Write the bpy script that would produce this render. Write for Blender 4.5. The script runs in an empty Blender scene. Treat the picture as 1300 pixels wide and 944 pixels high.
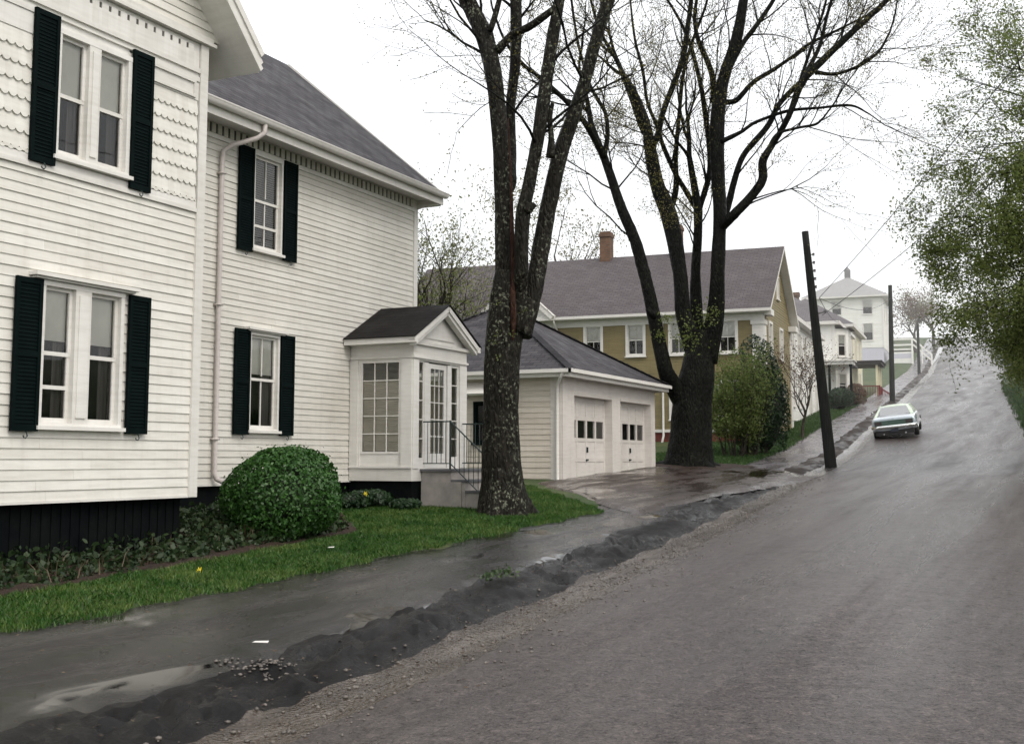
import bpy, bmesh, math, random
import numpy as np
from mathutils import Vector, Matrix, noise

random.seed(7)
RNG = np.random.default_rng(7)
scene = bpy.context.scene
COL = scene.collection
R = math.radians

# ------------------------------------------------------------------ camera geometry
FPX, CX, CY = 1500.0, 650.0, 427.0
TH = math.atan(156 / 1500)
PH = R(25.7)

def at(px, py, depth):
    """point of the place seen in direction (px,py) of the photograph at a horizontal depth"""
    r = px - CX; u = CY - py
    f = FPX * math.cos(TH) - u * math.sin(TH); up = FPX * math.sin(TH) + u * math.cos(TH)
    d = Vector((-math.sin(PH) * f + math.cos(PH) * r, math.cos(PH) * f + math.sin(PH) * r, up))
    return d * (depth / f)

# ------------------------------------------------------------------ terrain
_yk = [-60, -20, 0, 8, 19.6, 30, 40, 47, 54, 83, 110, 138, 170, 200, 216, 240, 300, 700]
_zk = [-2.0, -1.8, -1.72, -1.62, -1.14, -.70, -.28, .2, .95, 3.8, 6.6, 9.6, 14.2, 19.0, 20.9, 22.0, 22.5, 23]
_yy = np.arange(-80, 720, .25)
_zz = np.interp(_yy, _yk, _zk)
_k = np.hanning(29); _k /= _k.sum()
_zz = np.convolve(np.pad(_zz, 14, mode='edge'), _k, mode='valid')
_dk = [-400, -60, -25, -12, -9.5, -8, -7.0, -6.4, -3.2, -.2, 0, .3, .6, .9, 1.3, 2, 2.7, 4, 7, 15, 60, 400]
_lk = [4, 4, 3.2, 2.3, 1.5, .7, .14, 0, .07, 0, -.015, -.06, -.03, .07, .13, .165, .21, .28, .36, .45, .5, .5]

def XL(y): return -4.42 - .0735 * y + np.interp(y, [17, 38], [.55, 0.0])

def hgt(x, y):
    x = np.asarray(x, float); y = np.asarray(y, float)
    d = XL(y) - x
    return np.interp(y, _yy, _zz) + np.interp(d, _dk, _lk)

def gz(x, y): return float(hgt(x, y))

# ------------------------------------------------------------------ object helpers
def setp(o, label=None, cat=None, group=None, kind=None):
    if label: o['label'] = label
    if cat: o['category'] = cat
    if group: o['group'] = group
    if kind: o['kind'] = kind
    return o

def thing(name, label, cat, loc=(0, 0, 0), rz=0.0, group=None, rot=None):
    o = bpy.data.objects.new(name, None); COL.objects.link(o)
    o.empty_display_size = .2
    o.location = loc; o.rotation_euler = rot if rot else (0, 0, rz)
    return setp(o, label, cat, group)

def link(name, me, mat, parent=None):
    o = bpy.data.objects.new(name, me); COL.objects.link(o)
    if mat: me.materials.append(mat)
    if parent: o.parent = parent
    return o

def fastmesh(name, V, Fc):
    """V (n,3) float, Fc (m,k) int"""
    V = np.asarray(V, np.float32); Fc = np.asarray(Fc, np.int32)
    me = bpy.data.meshes.new(name)
    me.vertices.add(len(V)); me.vertices.foreach_set('co', V.ravel())
    m, k = Fc.shape
    me.loops.add(m * k); me.loops.foreach_set('vertex_index', Fc.ravel())
    me.polygons.add(m)
    me.polygons.foreach_set('loop_start', np.arange(0, m * k, k, dtype=np.int32))
    me.polygons.foreach_set('loop_total', np.full(m, k, np.int32))
    me.update(calc_edges=True)
    return me

def autouv(me):
    uv = me.uv_layers.new(name='UVMap').data
    vs = me.vertices
    for p in me.polygons:
        n = p.normal
        if abs(n.z) > .985: u = Vector((1, 0, 0)); v = Vector((0, 1, 0))
        else:
            u = Vector((-n.y, n.x, 0)).normalized(); v = n.cross(u)
        for li in p.loop_indices:
            c = vs[me.loops[li].vertex_index].co
            uv[li].uv = (c.dot(u), c.dot(v))

class MB:
    def __init__(s): s.v = []; s.f = []; s.sm = False
    def pts(s, *ps):
        i = len(s.v); s.v.extend([tuple(p) for p in ps]); return i
    def poly(s, *ps):
        i = s.pts(*ps); s.f.append(tuple(range(i, i + len(ps))))
    def hexa(s, p):
        i = s.pts(*p)
        for a in ((0, 3, 2, 1), (4, 5, 6, 7), (0, 1, 5, 4), (1, 2, 6, 5), (2, 3, 7, 6), (3, 0, 4, 7)):
            s.f.append(tuple(i + k for k in a))
    def box(s, x0, x1, y0, y1, z0, z1):
        s.hexa([(x0, y0, z0), (x1, y0, z0), (x1, y1, z0), (x0, y1, z0), (x0, y0, z1), (x1, y0, z1), (x1, y1, z1), (x0, y1, z1)])
    def beam(s, a, b, w, h, up=(0, 0, 1)):
        a = Vector(a); b = Vector(b); d = (b - a).normalized(); up = Vector(up)
        x = d.cross(up)
        if x.length < 1e-4: x = d.cross(Vector((1, 0, 0)))
        x.normalize(); y = x.cross(d); x *= w / 2; y *= h / 2
        s.hexa([a - x - y, a + x - y, b + x - y, b - x - y, a - x + y, a + x + y, b + x + y, b - x + y])
    def tube(s, pts, rad, n=8, cap=True, disp=None):
        pts = [Vector(p) for p in pts]; m = len(pts)
        if not hasattr(rad, '__len__'): rad = [rad] * m
        T = [(pts[min(i + 1, m - 1)] - pts[max(i - 1, 0)]).normalized() for i in range(m)]
        a = Vector((1, 0, 0)) if abs(T[0].x) < .9 else Vector((0, 1, 0))
        x = (a - T[0] * a.dot(T[0])).normalized()
        b = len(s.v)
        for i in range(m):
            x = x - T[i] * x.dot(T[i])
            x.normalize(); y = T[i].cross(x)
            for k in range(n):
                t = 2 * math.pi * k / n
                dr = x * math.cos(t) + y * math.sin(t)
                q = rad[i]
                if disp: q = q + disp(pts[i], dr, q)
                s.v.append(tuple(pts[i] + dr * q))
        for i in range(m - 1):
            for k in range(n):
                k2 = (k + 1) % n
                s.f.append((b + i * n + k, b + i * n + k2, b + (i + 1) * n + k2, b + (i + 1) * n + k))
        if cap:
            s.f.append(tuple(b + k for k in reversed(range(n))))
            s.f.append(tuple(b + (m - 1) * n + k for k in range(n)))
    def lathe(s, prof, c=(0, 0, 0), axis='z', n=20):
        b = len(s.v)
        for (r, h) in prof:
            for k in range(n):
                t = 2 * math.pi * k / n; p = (r * math.cos(t), r * math.sin(t), h)
                if axis == 'x': p = (p[2], p[0], p[1])
                if axis == 'y': p = (p[0], p[2], p[1])
                s.v.append((p[0] + c[0], p[1] + c[1], p[2] + c[2]))
        for i in range(len(prof) - 1):
            for k in range(n):
                k2 = (k + 1) % n
                s.f.append((b + i * n + k, b + i * n + k2, b + (i + 1) * n + k2, b + (i + 1) * n + k))
        s.f.append(tuple(b + k for k in range(n))); s.f.append(tuple(b + (len(prof) - 1) * n + k for k in range(n)))
    def build(s, name, mat, parent=None, off=(0, 0, 0), uv=False, smooth=False, recalc=False):
        me = bpy.data.meshes.new(name)
        ox, oy, oz = off
        me.from_pydata([(a - ox, b - oy, c - oz) for a, b, c in s.v], [], s.f)
        if recalc:
            bm = bmesh.new(); bm.from_mesh(me); bmesh.ops.recalc_face_normals(bm, faces=bm.faces); bm.to_mesh(me); bm.free()
        me.update()
        if uv: autouv(me)
        if smooth: me.polygons.foreach_set('use_smooth', [True] * len(me.polygons))
        return link(name, me, mat, parent)

class Face:
    """a wall face: P = plan origin, u along the wall, n outwards"""
    def __init__(s, P, u, n): s.P = P; s.u = u; s.n = n
    def pt(s, a, o, z): return (s.P[0] + s.u[0] * a + s.n[0] * o, s.P[1] + s.u[1] * a + s.n[1] * o, z)
    def box(s, mb, a0, a1, o0, o1, z0, z1):
        p = s.pt
        mb.hexa([p(a0, o0, z0), p(a1, o0, z0), p(a1, o1, z0), p(a0, o1, z0), p(a0, o0, z1), p(a1, o0, z1), p(a1, o1, z1), p(a0, o1, z1)])
    def quad(s, mb, a0, a1, z0, z1, o=0.0):
        p = s.pt; mb.poly(p(a0, o, z0), p(a1, o, z0), p(a1, o, z1), p(a0, o, z1))

def clap(mb, F, L0, L1, z0, z1, ex=.14, opens=(), t=.0135, top=None):
    """lapped boards; top(z) -> (a0,a1) clips the boards under a gable"""
    z = z0
    while z < z1 - 1e-4:
        zt = min(z + ex, z1)
        cuts = sorted({z, zt} | {q for o in opens for q in (o[2], o[3]) if z < q < zt})
        wob = random.uniform(-.002, .003)
        for za, zb in zip(cuts[:-1], cuts[1:]):
            zm = (za + zb) / 2
            a0, a1 = (L0, L1) if top is None else top(zm)
            if a1 - a0 < .02: continue
            seg = [(a0, a1)]
            for o in opens:
                if o[2] < zm < o[3]:
                    ns = []
                    for s0, s1 in seg:
                        if o[0] > s0: ns.append((s0, min(s1, o[0])))
                        if o[1] < s1: ns.append((max(s0, o[1]), s1))
                    seg = [q for q in ns if q[1] - q[0] > .005]
            if top is None and len(cuts) == 2:
                ns = []
                for s0, s1 in seg:
                    while s1 - s0 > 3.2:
                        q = s0 + random.uniform(1.2, 3.0); ns.append((s0, q)); s0 = q + .0015
                    ns.append((s0, s1))
                seg = ns
            oa = .004 + wob + t * (1 - (za - z) / ex); ob = .004 + wob + t * (1 - (zb - z) / ex)
            for s0, s1 in seg:
                if top is not None:
                    b0, b1 = top(zb)
                    p = F.pt; mb.poly(p(s0 if s0 > a0 else top(za)[0], oa, za), p(s1 if s1 < a1 else top(za)[1], oa, za), p(s1 if s1 < a1 else max(b1, b0), ob, zb), p(s0 if s0 > a0 else min(b0, b1), ob, zb))
                else:
                    p = F.pt; mb.poly(p(s0, oa, za), p(s1, oa, za), p(s1, ob, zb), p(s0, ob, zb))
                if za == z: mb.poly(F.pt(s0, 0, z), F.pt(s1, 0, z), F.pt(s1, oa, z), F.pt(s0, oa, z))
        z = zt

# ------------------------------------------------------------------ materials
def nt_new(name):
    m = bpy.data.materials.new(name); m.use_nodes = True
    nt = m.node_tree; nt.nodes.clear()
    out = nt.nodes.new('ShaderNodeOutputMaterial')
    return m, nt, out

class NT:
    def __init__(s, name): s.m, s.nt, s.out = nt_new(name)
    def n(s, typ, **kw):
        d = s.nt.nodes.new('ShaderNode' + typ)
        for k, v in kw.items():
            if k.startswith('_'): setattr(d, k[1:], v)
            else: d.inputs[k.replace('__', ' ')].default_value = v
        return d
    def l(s, a, b): s.nt.links.new(a, b)
    def coord(s, kind='Object', scale=(1, 1, 1), rot=(0, 0, 0)):
        c = s.n('TexCoord'); m = s.n('Mapping'); m.inputs['Scale'].default_value = scale; m.inputs['Rotation'].default_value = rot
        s.l(c.outputs[kind], m.inputs['Vector']); return m.outputs['Vector']
    def noise(s, vec, scale, detail=4, rough=.55, dist=0):
        d = s.n('TexNoise', Scale=scale, Detail=detail, Roughness=rough, Distortion=dist)
        if vec: s.l(vec, d.inputs['Vector'])
        return d.outputs['Fac']
    def ramp(s, fac, stops):
        d = s.n('ValToRGB'); cr = d.color_ramp
        while len(cr.elements) < len(stops): cr.elements.new(.5)
        for e, (p, c) in zip(cr.elements, stops):
            e.position = p; e.color = (c, c, c, 1) if not hasattr(c, '__len__') else (*c, 1)
        s.l(fac, d.inputs['Fac']); return d.outputs['Color']
    def mix(s, fac, a, b, mode='MIX'):
        d = s.nt.nodes.new('ShaderNodeMix'); d.data_type = 'RGBA'; d.blend_type = mode
        for sock, val in ((d.inputs[0], fac), (d.inputs[6], a), (d.inputs[7], b)):
            if hasattr(val, 'is_linked') or hasattr(val, 'node'): s.l(val, sock)
            elif hasattr(val, '__len__'): sock.default_value = (*val, 1)
            else: sock.default_value = val
        return d.outputs[2]
    def math(s, op, a, b=0.0):
        d = s.nt.nodes.new('ShaderNodeMath'); d.operation = op
        for i, val in enumerate((a, b)):
            if hasattr(val, 'node'): s.l(val, d.inputs[i])
            else: d.inputs[i].default_value = val
        return d.outputs[0]
    def bump(s, h, strength=.3, dist=.01, prev=None):
        d = s.n('Bump', Strength=strength, Distance=dist); s.l(h, d.inputs['Height'])
        if prev: s.l(prev, d.inputs['Normal'])
        return d.outputs['Normal']
    def bsdf(s, col, rough=.6, normal=None, spec=.5, metal=0, coat=0):
        p = s.n('BsdfPrincipled')
        for nm, val in (('Base Color', col), ('Roughness', rough), ('Specular IOR Level', spec), ('Metallic', metal), ('Coat Weight', coat)):
            if hasattr(val, 'node'): s.l(val, p.inputs[nm])
            elif hasattr(val, '__len__'): p.inputs[nm].default_value = (*val, 1)
            else: p.inputs[nm].default_value = val
        if normal: s.l(normal, p.inputs['Normal'])
        s.l(p.outputs[0], s.out.inputs['Surface']); return p

def mat_simple(name, c1, c2=None, rough=.6, scale=6, bump=.15, bscale=60, bdist=.004, stretch=(1, 1, 1), spec=.5, metal=0, coat=0, lo=.35, hi=.7):
    t = NT(name); v = t.coord('Object', stretch)
    col = t.mix(t.ramp(t.noise(v, scale, 6), [(lo, 0.0), (hi, 1.0)]), c1, c2) if c2 else c1
    nb = t.bump(t.noise(v, bscale, 5), bump, bdist) if bump else None
    t.bsdf(col, rough, nb, spec, metal, coat); return t.m

def mat_paint(name, c1, c2, streak=.5):
    """old house paint: weather streaks, grime patches and brush texture"""
    t = NT(name); v = t.coord('Object'); vs = t.coord('Object', (9, 9, .8)); vg = t.coord('Object', (2.5, 2.5, 22))
    f = t.ramp(t.noise(v, 1.1, 6, .6), [(.4, 0.0), (.75, 1.0)])
    f2 = t.ramp(t.noise(vs, 1.0, 5, .65), [(.5, 0.0), (.8, 1.0)])
    f3 = t.ramp(t.noise(vg, 1.0, 3, .5), [(.42, 0.0), (.7, 1.0)])
    fm = t.math('MULTIPLY', t.math('ADD', t.math('ADD', f, f2), f3), .34 * streak * 2)
    col = t.mix(fm, c1, c2)
    g = t.n('NewGeometry'); col = t.mix(1.0, col, t.ramp(g.outputs['Random Per Island'], [(0.0, (.93, .925, .91)), (1.0, (1.03, 1.03, 1.03))]), 'MULTIPLY')
    t.bsdf(col, .55, t.bump(t.noise(vg, 6, 4), .12, .004), .35); return t.m

def mat_shingle(name, c1, c2, c3):
    t = NT(name); v = t.coord('UV')
    b = t.n('TexBrick', Scale=1.0); b.offset = .5; b.squash = 1
    b.inputs['Brick Width'].default_value = .30; b.inputs['Row Height'].default_value = .145
    b.inputs['Mortar Size'].default_value = .012; b.inputs['Mortar Smooth'].default_value = .3; b.inputs['Bias'].default_value = 0
    b.inputs['Color1'].default_value = (*c1, 1); b.inputs['Color2'].default_value = (*c2, 1); b.inputs['Mortar'].default_value = (*[c * .35 for c in c1], 1)
    t.l(v, b.inputs['Vector'])
    o = t.coord('Object')
    n1 = t.ramp(t.noise(o, .9, 6, .65), [(.38, 0.0), (.72, 1.0)])
    col = t.mix(t.math('MULTIPLY', n1, .45), b.outputs['Color'], c3)
    col = t.mix(t.math('MULTIPLY', t.ramp(t.noise(o, 90, 3), [(.4, 0.0), (.7, 1.0)]), .35), col, [c * 1.7 for c in c1])
    h = t.math('ADD', t.math('MULTIPLY', b.outputs['Fac'], -1.0), t.math('MULTIPLY', t.noise(o, 60, 3), .5))
    t.bsdf(col, t.ramp(t.noise(o, 2, 4), [(.3, .5), (.7, .75)]), t.bump(h, .6, .015), .14); return t.m

def mat_brick(name, c1, c2, mort):
    t = NT(name); v = t.coord('UV')
    b = t.n('TexBrick', Scale=1.0)
    b.inputs['Brick Width'].default_value = .21; b.inputs['Row Height'].default_value = .075; b.inputs['Mortar Size'].default_value = .01
    b.inputs['Color1'].default_value = (*c1, 1); b.inputs['Color2'].default_value = (*c2, 1); b.inputs['Mortar'].default_value = (*mort, 1)
    t.l(v, b.inputs['Vector'])
    o = t.coord('Object'); n1 = t.noise(o, 3, 5)
    col = t.mix(t.ramp(n1, [(.4, 0.0), (.8, .6)]), b.outputs['Color'], (.03, .025, .02))
    t.bsdf(col, .85, t.bump(b.outputs['Fac'], -.4, .01), .3); return t.m

def mat_leaf(name, c1, c2, c3, trans=.35, rough=.5):
    t = NT(name); g = t.n('NewGeometry')
    v = t.coord('Object')
    rp = t.ramp(g.outputs['Random Per Island'], [(0.0, c1), (.55, c2), (1.0, c3)])
    cl = t.mix(t.math('MULTIPLY', t.ramp(t.noise(v, 1.1, 3), [(.35, 0.0), (.7, 1.0)]), .5), rp, [c * .55 for c in c2])
    p = t.n('BsdfPrincipled'); p.inputs['Roughness'].default_value = rough; p.inputs['Specular IOR Level'].default_value = .35
    t.l(cl, p.inputs['Base Color'])
    tr = t.n('BsdfTranslucent'); t.l(cl, tr.inputs['Color'])
    mx = t.n('MixShader'); mx.inputs[0].default_value = trans
    t.l(p.outputs[0], mx.inputs[1]); t.l(tr.outputs[0], mx.inputs[2]); t.l(mx.outputs[0], t.out.inputs['Surface'])
    return t.m

def mat_bark(name, c1, c2, lichen, lamt=.5, scar=None):
    t = NT(name); v = t.coord('Object', (1, 1, .28)); o = t.coord('Object')
    n1 = t.noise(v, 14, 8, .65, .4)
    col = t.mix(t.ramp(n1, [(.35, 0.0), (.7, 1.0)]), c1, c2)
    li = t.math('MULTIPLY', t.ramp(t.noise(o, 16, 6, .7), [(.55, 0.0), (.62, 1.0)]), t.ramp(t.noise(o, 1.7, 3), [(.38, 0.0), (.62, 1.0)]))
    col = t.mix(t.math('MULTIPLY', li, lamt), col, lichen)
    if scar:
        # reddish decayed strip that runs up the trunk
        sx, sy, r0, z0, z1 = scar
        sp = t.n('SeparateXYZ'); c = t.n('TexCoord'); t.l(c.outputs['Object'], sp.inputs[0])
        wob = t.math('MULTIPLY', t.math('SUBTRACT', t.noise(o, 2.5, 4), .5), .22)
        dx = t.math('ABSOLUTE', t.math('ADD', t.math('SUBTRACT', sp.outputs[0], sx), wob))
        inx = t.ramp(t.math('DIVIDE', dx, r0), [(.6, 1.0), (1.0, 0.0)])
        inz = t.math('MULTIPLY', t.math('GREATER_THAN', sp.outputs[2], z0), t.math('LESS_THAN', sp.outputs[2], z1))
        iny = t.math('LESS_THAN', sp.outputs[1], sy)
        f = t.math('MULTIPLY', t.math('MULTIPLY', inx, inz), iny)
        col = t.mix(t.math('MULTIPLY', f, .85), col, (.075, .025, .015))
    vo = t.n('TexVoronoi', Scale=16.0); vo.feature = 'DISTANCE_TO_EDGE'; t.l(v, vo.inputs['Vector'])
    h = t.math('ADD', t.math('MULTIPLY', t.ramp(vo.outputs['Distance'], [(0.0, 0.0), (.25, 1.0)]), .6), n1)
    t.bsdf(col, t.ramp(t.noise(o, 5, 4), [(.35, .35), (.7, .75)]), t.bump(h, .9, .03), .08); return t.m

def mat_glass(name, tint=(.91, .92, .90), extra=.015):
    t = NT(name)
    fr = t.n('Fresnel', IOR=1.5)
    f = t.math('ADD', fr.outputs[0], extra)
    a = t.n('BsdfTransparent'); a.inputs['Color'].default_value = (*tint, 1)
    g = t.n('BsdfGlossy', Roughness=.015)
    o = t.coord('Object'); t.l(t.bump(t.noise(o, 2.2, 2), .06, .02), g.inputs['Normal'])
    mx = t.n('MixShader'); t.l(f, mx.inputs[0]); t.l(a.outputs[0], mx.inputs[1]); t.l(g.outputs[0], mx.inputs[2])
    t.l(mx.outputs[0], t.out.inputs['Surface']); return t.m

MT = {}
MT['white'] = mat_paint('white_house_paint', (.72, .71, .66), (.53, .51, .46), .55)
MT['wing'] = mat_paint('cream_white_house_paint', (.66, .645, .595), (.49, .47, .43), .5)
MT['trim'] = mat_paint('white_trim_paint', (.72, .71, .68), (.54, .52, .48), .5)
MT['cream'] = mat_paint('cream_garage_paint', (.62, .57, .50), (.45, .40, .34), .6)
MT['doorwhite'] = mat_paint('pinkish_garage_door_paint', (.65, .62, .585), (.49, .46, .43), .5)
MT['mustard'] = mat_paint('mustard_house_paint', (.23, .185, .085), (.155, .13, .065), .7)
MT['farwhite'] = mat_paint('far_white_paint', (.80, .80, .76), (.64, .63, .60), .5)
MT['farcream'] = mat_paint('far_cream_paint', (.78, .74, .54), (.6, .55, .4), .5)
MT['lavender'] = mat_paint('grey_foundation_paint', (.55, .55, .62), (.45, .45, .5), .5)
MT['spout'] = mat_paint('chalky_downspout_paint', (.56, .52, .50), (.40, .37, .36), .5)
MT['slotshade'] = mat_simple('slot_shade_paint', (.10, .095, .085), (.06, .058, .05), .8, 8, 0)  # dark colour standing in for the shade between the frieze teeth
MT['shutter'] = mat_simple('dark_green_shutter_paint', (.002, .0055, .0055), (.0035, .008, .008), .7, 5, .1, 50, .003, spec=.05)
MT['found'] = mat_simple('dark_foundation_paint', (.002, .003, .004), (.005, .006, .006), .8, 4, .3, 30, .01, spec=.08)
MT['roofgrey'] = mat_shingle('grey_asphalt_shingle', (.034, .032, .037), (.078, .073, .078), (.030, .029, .034))
MT['roofdark'] = mat_shingle('dark_asphalt_shingle', (.009, .008, .008), (.014, .012, .012), (.006, .006, .006))
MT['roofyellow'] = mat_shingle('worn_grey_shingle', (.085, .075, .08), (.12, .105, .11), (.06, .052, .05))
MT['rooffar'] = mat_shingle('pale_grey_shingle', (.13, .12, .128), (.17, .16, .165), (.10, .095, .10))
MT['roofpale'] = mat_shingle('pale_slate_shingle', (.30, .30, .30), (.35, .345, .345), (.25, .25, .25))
MT['glass'] = mat_glass('window_glass')
MT['carglass'] = mat_glass('car_window_glass', (.5, .55, .55), .42)
MT['shade'] = mat_simple('roller_shade_cloth', (.74, .73, .68), (.62, .61, .57), .9, 3, .1, 200, .002)
MT['curtain'] = mat_simple('sheer_curtain_cloth', (.22, .20, .19), (.12, .11, .11), .9, 3, .2, 40, .01, (12, 12, .5))
MT['blind'] = mat_simple('venetian_blind_slats', (.36, .35, .32), (.28, .27, .25), .6, 3, 0)
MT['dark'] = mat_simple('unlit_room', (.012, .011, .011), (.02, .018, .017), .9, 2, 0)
MT['iron'] = mat_simple('dark_green_iron', (.006, .028, .024), (.01, .02, .02), .4, 20, .2, 80, .002)
MT['concrete'] = mat_simple('weathered_concrete', (.36, .33, .30), (.22, .21, .20), .8, 4, .3, 40, .006)
MT['step'] = mat_simple('grey_painted_step', (.12, .12, .13), (.08, .08, .085), .5, 5, .2, 50, .004)
MT['brick'] = mat_brick('old_chimney_brick', (.13, .062, .036), (.18, .095, .055), (.13, .105, .085))
MT['redbrick'] = mat_brick('red_brick', (.16, .025, .02), (.2, .04, .03), (.1, .05, .04))
MT['redpaint'] = mat_simple('red_porch_paint', (.19, .012, .012), (.12, .01, .01), .5, 6, .2, 40, .004)
MT['pole'] = mat_simple('creosoted_pole_wood', (.008, .010, .009), (.026, .027, .024), .7, 6, .6, 30, .012, (6, 6, .35), spec=.2)
MT['ceramic'] = mat_simple('brown_insulator_glaze', (.12, .11, .11), (.16, .15, .15), .2, 6, 0)
MT['wire'] = mat_simple('weathered_wire', (.05, .05, .055), (.07, .07, .07), .6, 6, 0)
MT['chrome'] = mat_simple('wet_chrome', (.85, .87, .85), None, .12, 6, .02, 8, .004, metal=1)
MT['carpaint'] = mat_simple('blue_grey_car_paint', (.50, .57, .63), (.54, .61, .66), .22, 3, 0, metal=.3, coat=1.0)
MT['carroof'] = mat_simple('pale_mint_car_roof', (.62, .72, .58), (.55, .66, .52), .3, 3, .05, 90, .002, coat=.3)
MT['tyre'] = mat_simple('wet_tyre_rubber', (.012, .012, .013), (.02, .02, .02), .55, 8, .2, 50, .004)
MT['taillight'] = mat_simple('red_lamp_lens', (.06, .05, .05), None, .2, 5, .2, 90, .002)
MT['tailpanel'] = mat_simple('green_grey_tail_panel', (.10, .17, .14), (.08, .13, .11), .3, 8, 0, metal=.5)
MT['plate'] = mat_simple('weathered_number_plate', (.05, .06, .09), (.03, .04, .06), .4, 5, 0)
MT['bark1'] = mat_bark('wet_maple_bark', (.005, .005, .004), (.026, .023, .018), (.24, .26, .19), .8)
MT['bark2'] = mat_bark('dark_wet_bark', (.003, .0035, .003), (.011, .011, .009), (.07, .09, .05), .25)
MT['bark3'] = mat_bark('grey_brown_bark', (.035, .03, .025), (.075, .065, .052), (.15, .16, .11), .3)
MT['scar'] = mat_bark('exposed_decayed_wood', (.022, .009, .006), (.055, .028, .019), (.2, .15, .1), .2)
MT['bud'] = mat_leaf('opening_leaf_buds', (.12, .10, .03), (.16, .16, .045), (.22, .17, .08), .4)
MT['budbrown'] = mat_leaf('brown_spring_buds', (.10, .06, .04), (.16, .09, .06), (.2, .14, .08), .3)
MT['leafspring'] = mat_leaf('fresh_spring_leaves', (.095, .135, .030), (.16, .205, .05), (.25, .28, .10), .58)
MT['leafpale'] = mat_leaf('pale_spring_leaves', (.14, .16, .06), (.20, .22, .09), (.26, .26, .12), .45)
MT['porchglass'] = mat_glass('clear_porch_glass', (.95, .96, .95), .02)
MT['porchblind'] = mat_simple('tan_porch_blind', (.76, .70, .58), (.66, .61, .50), .8, 4, 0)
MT['leafshrub'] = mat_leaf('young_shrub_leaves', (.09, .135, .03), (.15, .20, .05), (.22, .27, .09), .45)
MT['leafdark'] = mat_leaf('dark_evergreen_leaves', (.010, .026, .010), (.016, .042, .015), (.03, .065, .02), .15)
MT['leafbush'] = mat_leaf('clipped_bush_leaves', (.018, .060, .010), (.032, .10, .016), (.06, .15, .028), .2, .42)
MT['leafground'] = mat_leaf('ground_cover_leaves', (.03, .06, .02), (.05, .09, .03), (.09, .12, .05), .25)
MT['leafbed'] = mat_leaf('bed_plant_leaves', (.012, .026, .010), (.022, .046, .014), (.05, .075, .028), .2)
MT['leafdead'] = mat_leaf('dead_stems', (.05, .03, .02), (.09, .06, .035), (.16, .12, .08), .2)
MT['grassblade'] = mat_leaf('wet_lawn_grass', (.026, .085, .012), (.045, .130, .018), (.095, .18, .034), .25, .45)
def mat_grass(name, lush, mid, pale):
    t = NT(name); g = t.n('NewGeometry'); o = t.coord('Object')
    f = t.math('ADD', t.math('MULTIPLY', t.noise(o, 1.3, 5, .65), .8), t.math('MULTIPLY', g.outputs['Random Per Island'], .3))
    col = t.ramp(f, [(.38, lush), (.56, mid), (.74, pale)])
    p = t.n('BsdfPrincipled'); p.inputs['Roughness'].default_value = .45; p.inputs['Specular IOR Level'].default_value = .3; t.l(col, p.inputs['Base Color'])
    tr = t.n('BsdfTranslucent'); t.l(col, tr.inputs['Color']); mx = t.n('MixShader'); mx.inputs[0].default_value = .25
    t.l(p.outputs[0], mx.inputs[1]); t.l(tr.outputs[0], mx.inputs[2]); t.l(mx.outputs[0], t.out.inputs['Surface']); return t.m
MT['grassblade'] = mat_grass('wet_lawn_grass_patches', (.018, .062, .009), (.042, .115, .018), (.13, .18, .045))
MT['weed'] = mat_leaf('rough_verge_grass', (.03, .08, .02), (.05, .11, .025), (.09, .14, .04), .25)
MT['yellow'] = mat_simple('yellow_petals', (.75, .62, .05), None, .5, 5, 0)
MT['paper'] = mat_simple('wet_white_paper', (.75, .74, .70), (.6, .59, .55), .5, 20, 0)
MT['stone'] = mat_simple('wet_pebble', (.06, .052, .046), (.17, .15, .13), .4, 12, .2, 60, .003)

def mat_ground():
    t = NT('lawn_turf'); o = t.coord('Object')
    a = t.ramp(t.noise(o, .5, 6, .6), [(.35, (.030, .060, .016)), (.52, (.060, .090, .028)), (.72, (.12, .125, .055))])
    b = t.ramp(t.noise(o, 14, 5, .7), [(.35, .45), (.7, 1.3)])
    col = t.mix(1.0, a, b, 'MULTIPLY')
    t.bsdf(col, .7, t.bump(t.noise(o, 45, 5, .7), .8, .03), .25); return t.m
MT['turf'] = mat_ground()

def mat_soil():
    t = NT('damp_garden_soil'); o = t.coord('Object')
    c = t.ramp(t.noise(o, 9, 8, .7), [(.3, (.012, .007, .005)), (.55, (.03, .017, .011)), (.8, (.065, .042, .03))])
    t.bsdf(c, .75, t.bump(t.noise(o, 25, 8, .7), .9, .03), .3); return t.m
MT['soil'] = mat_soil()

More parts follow.
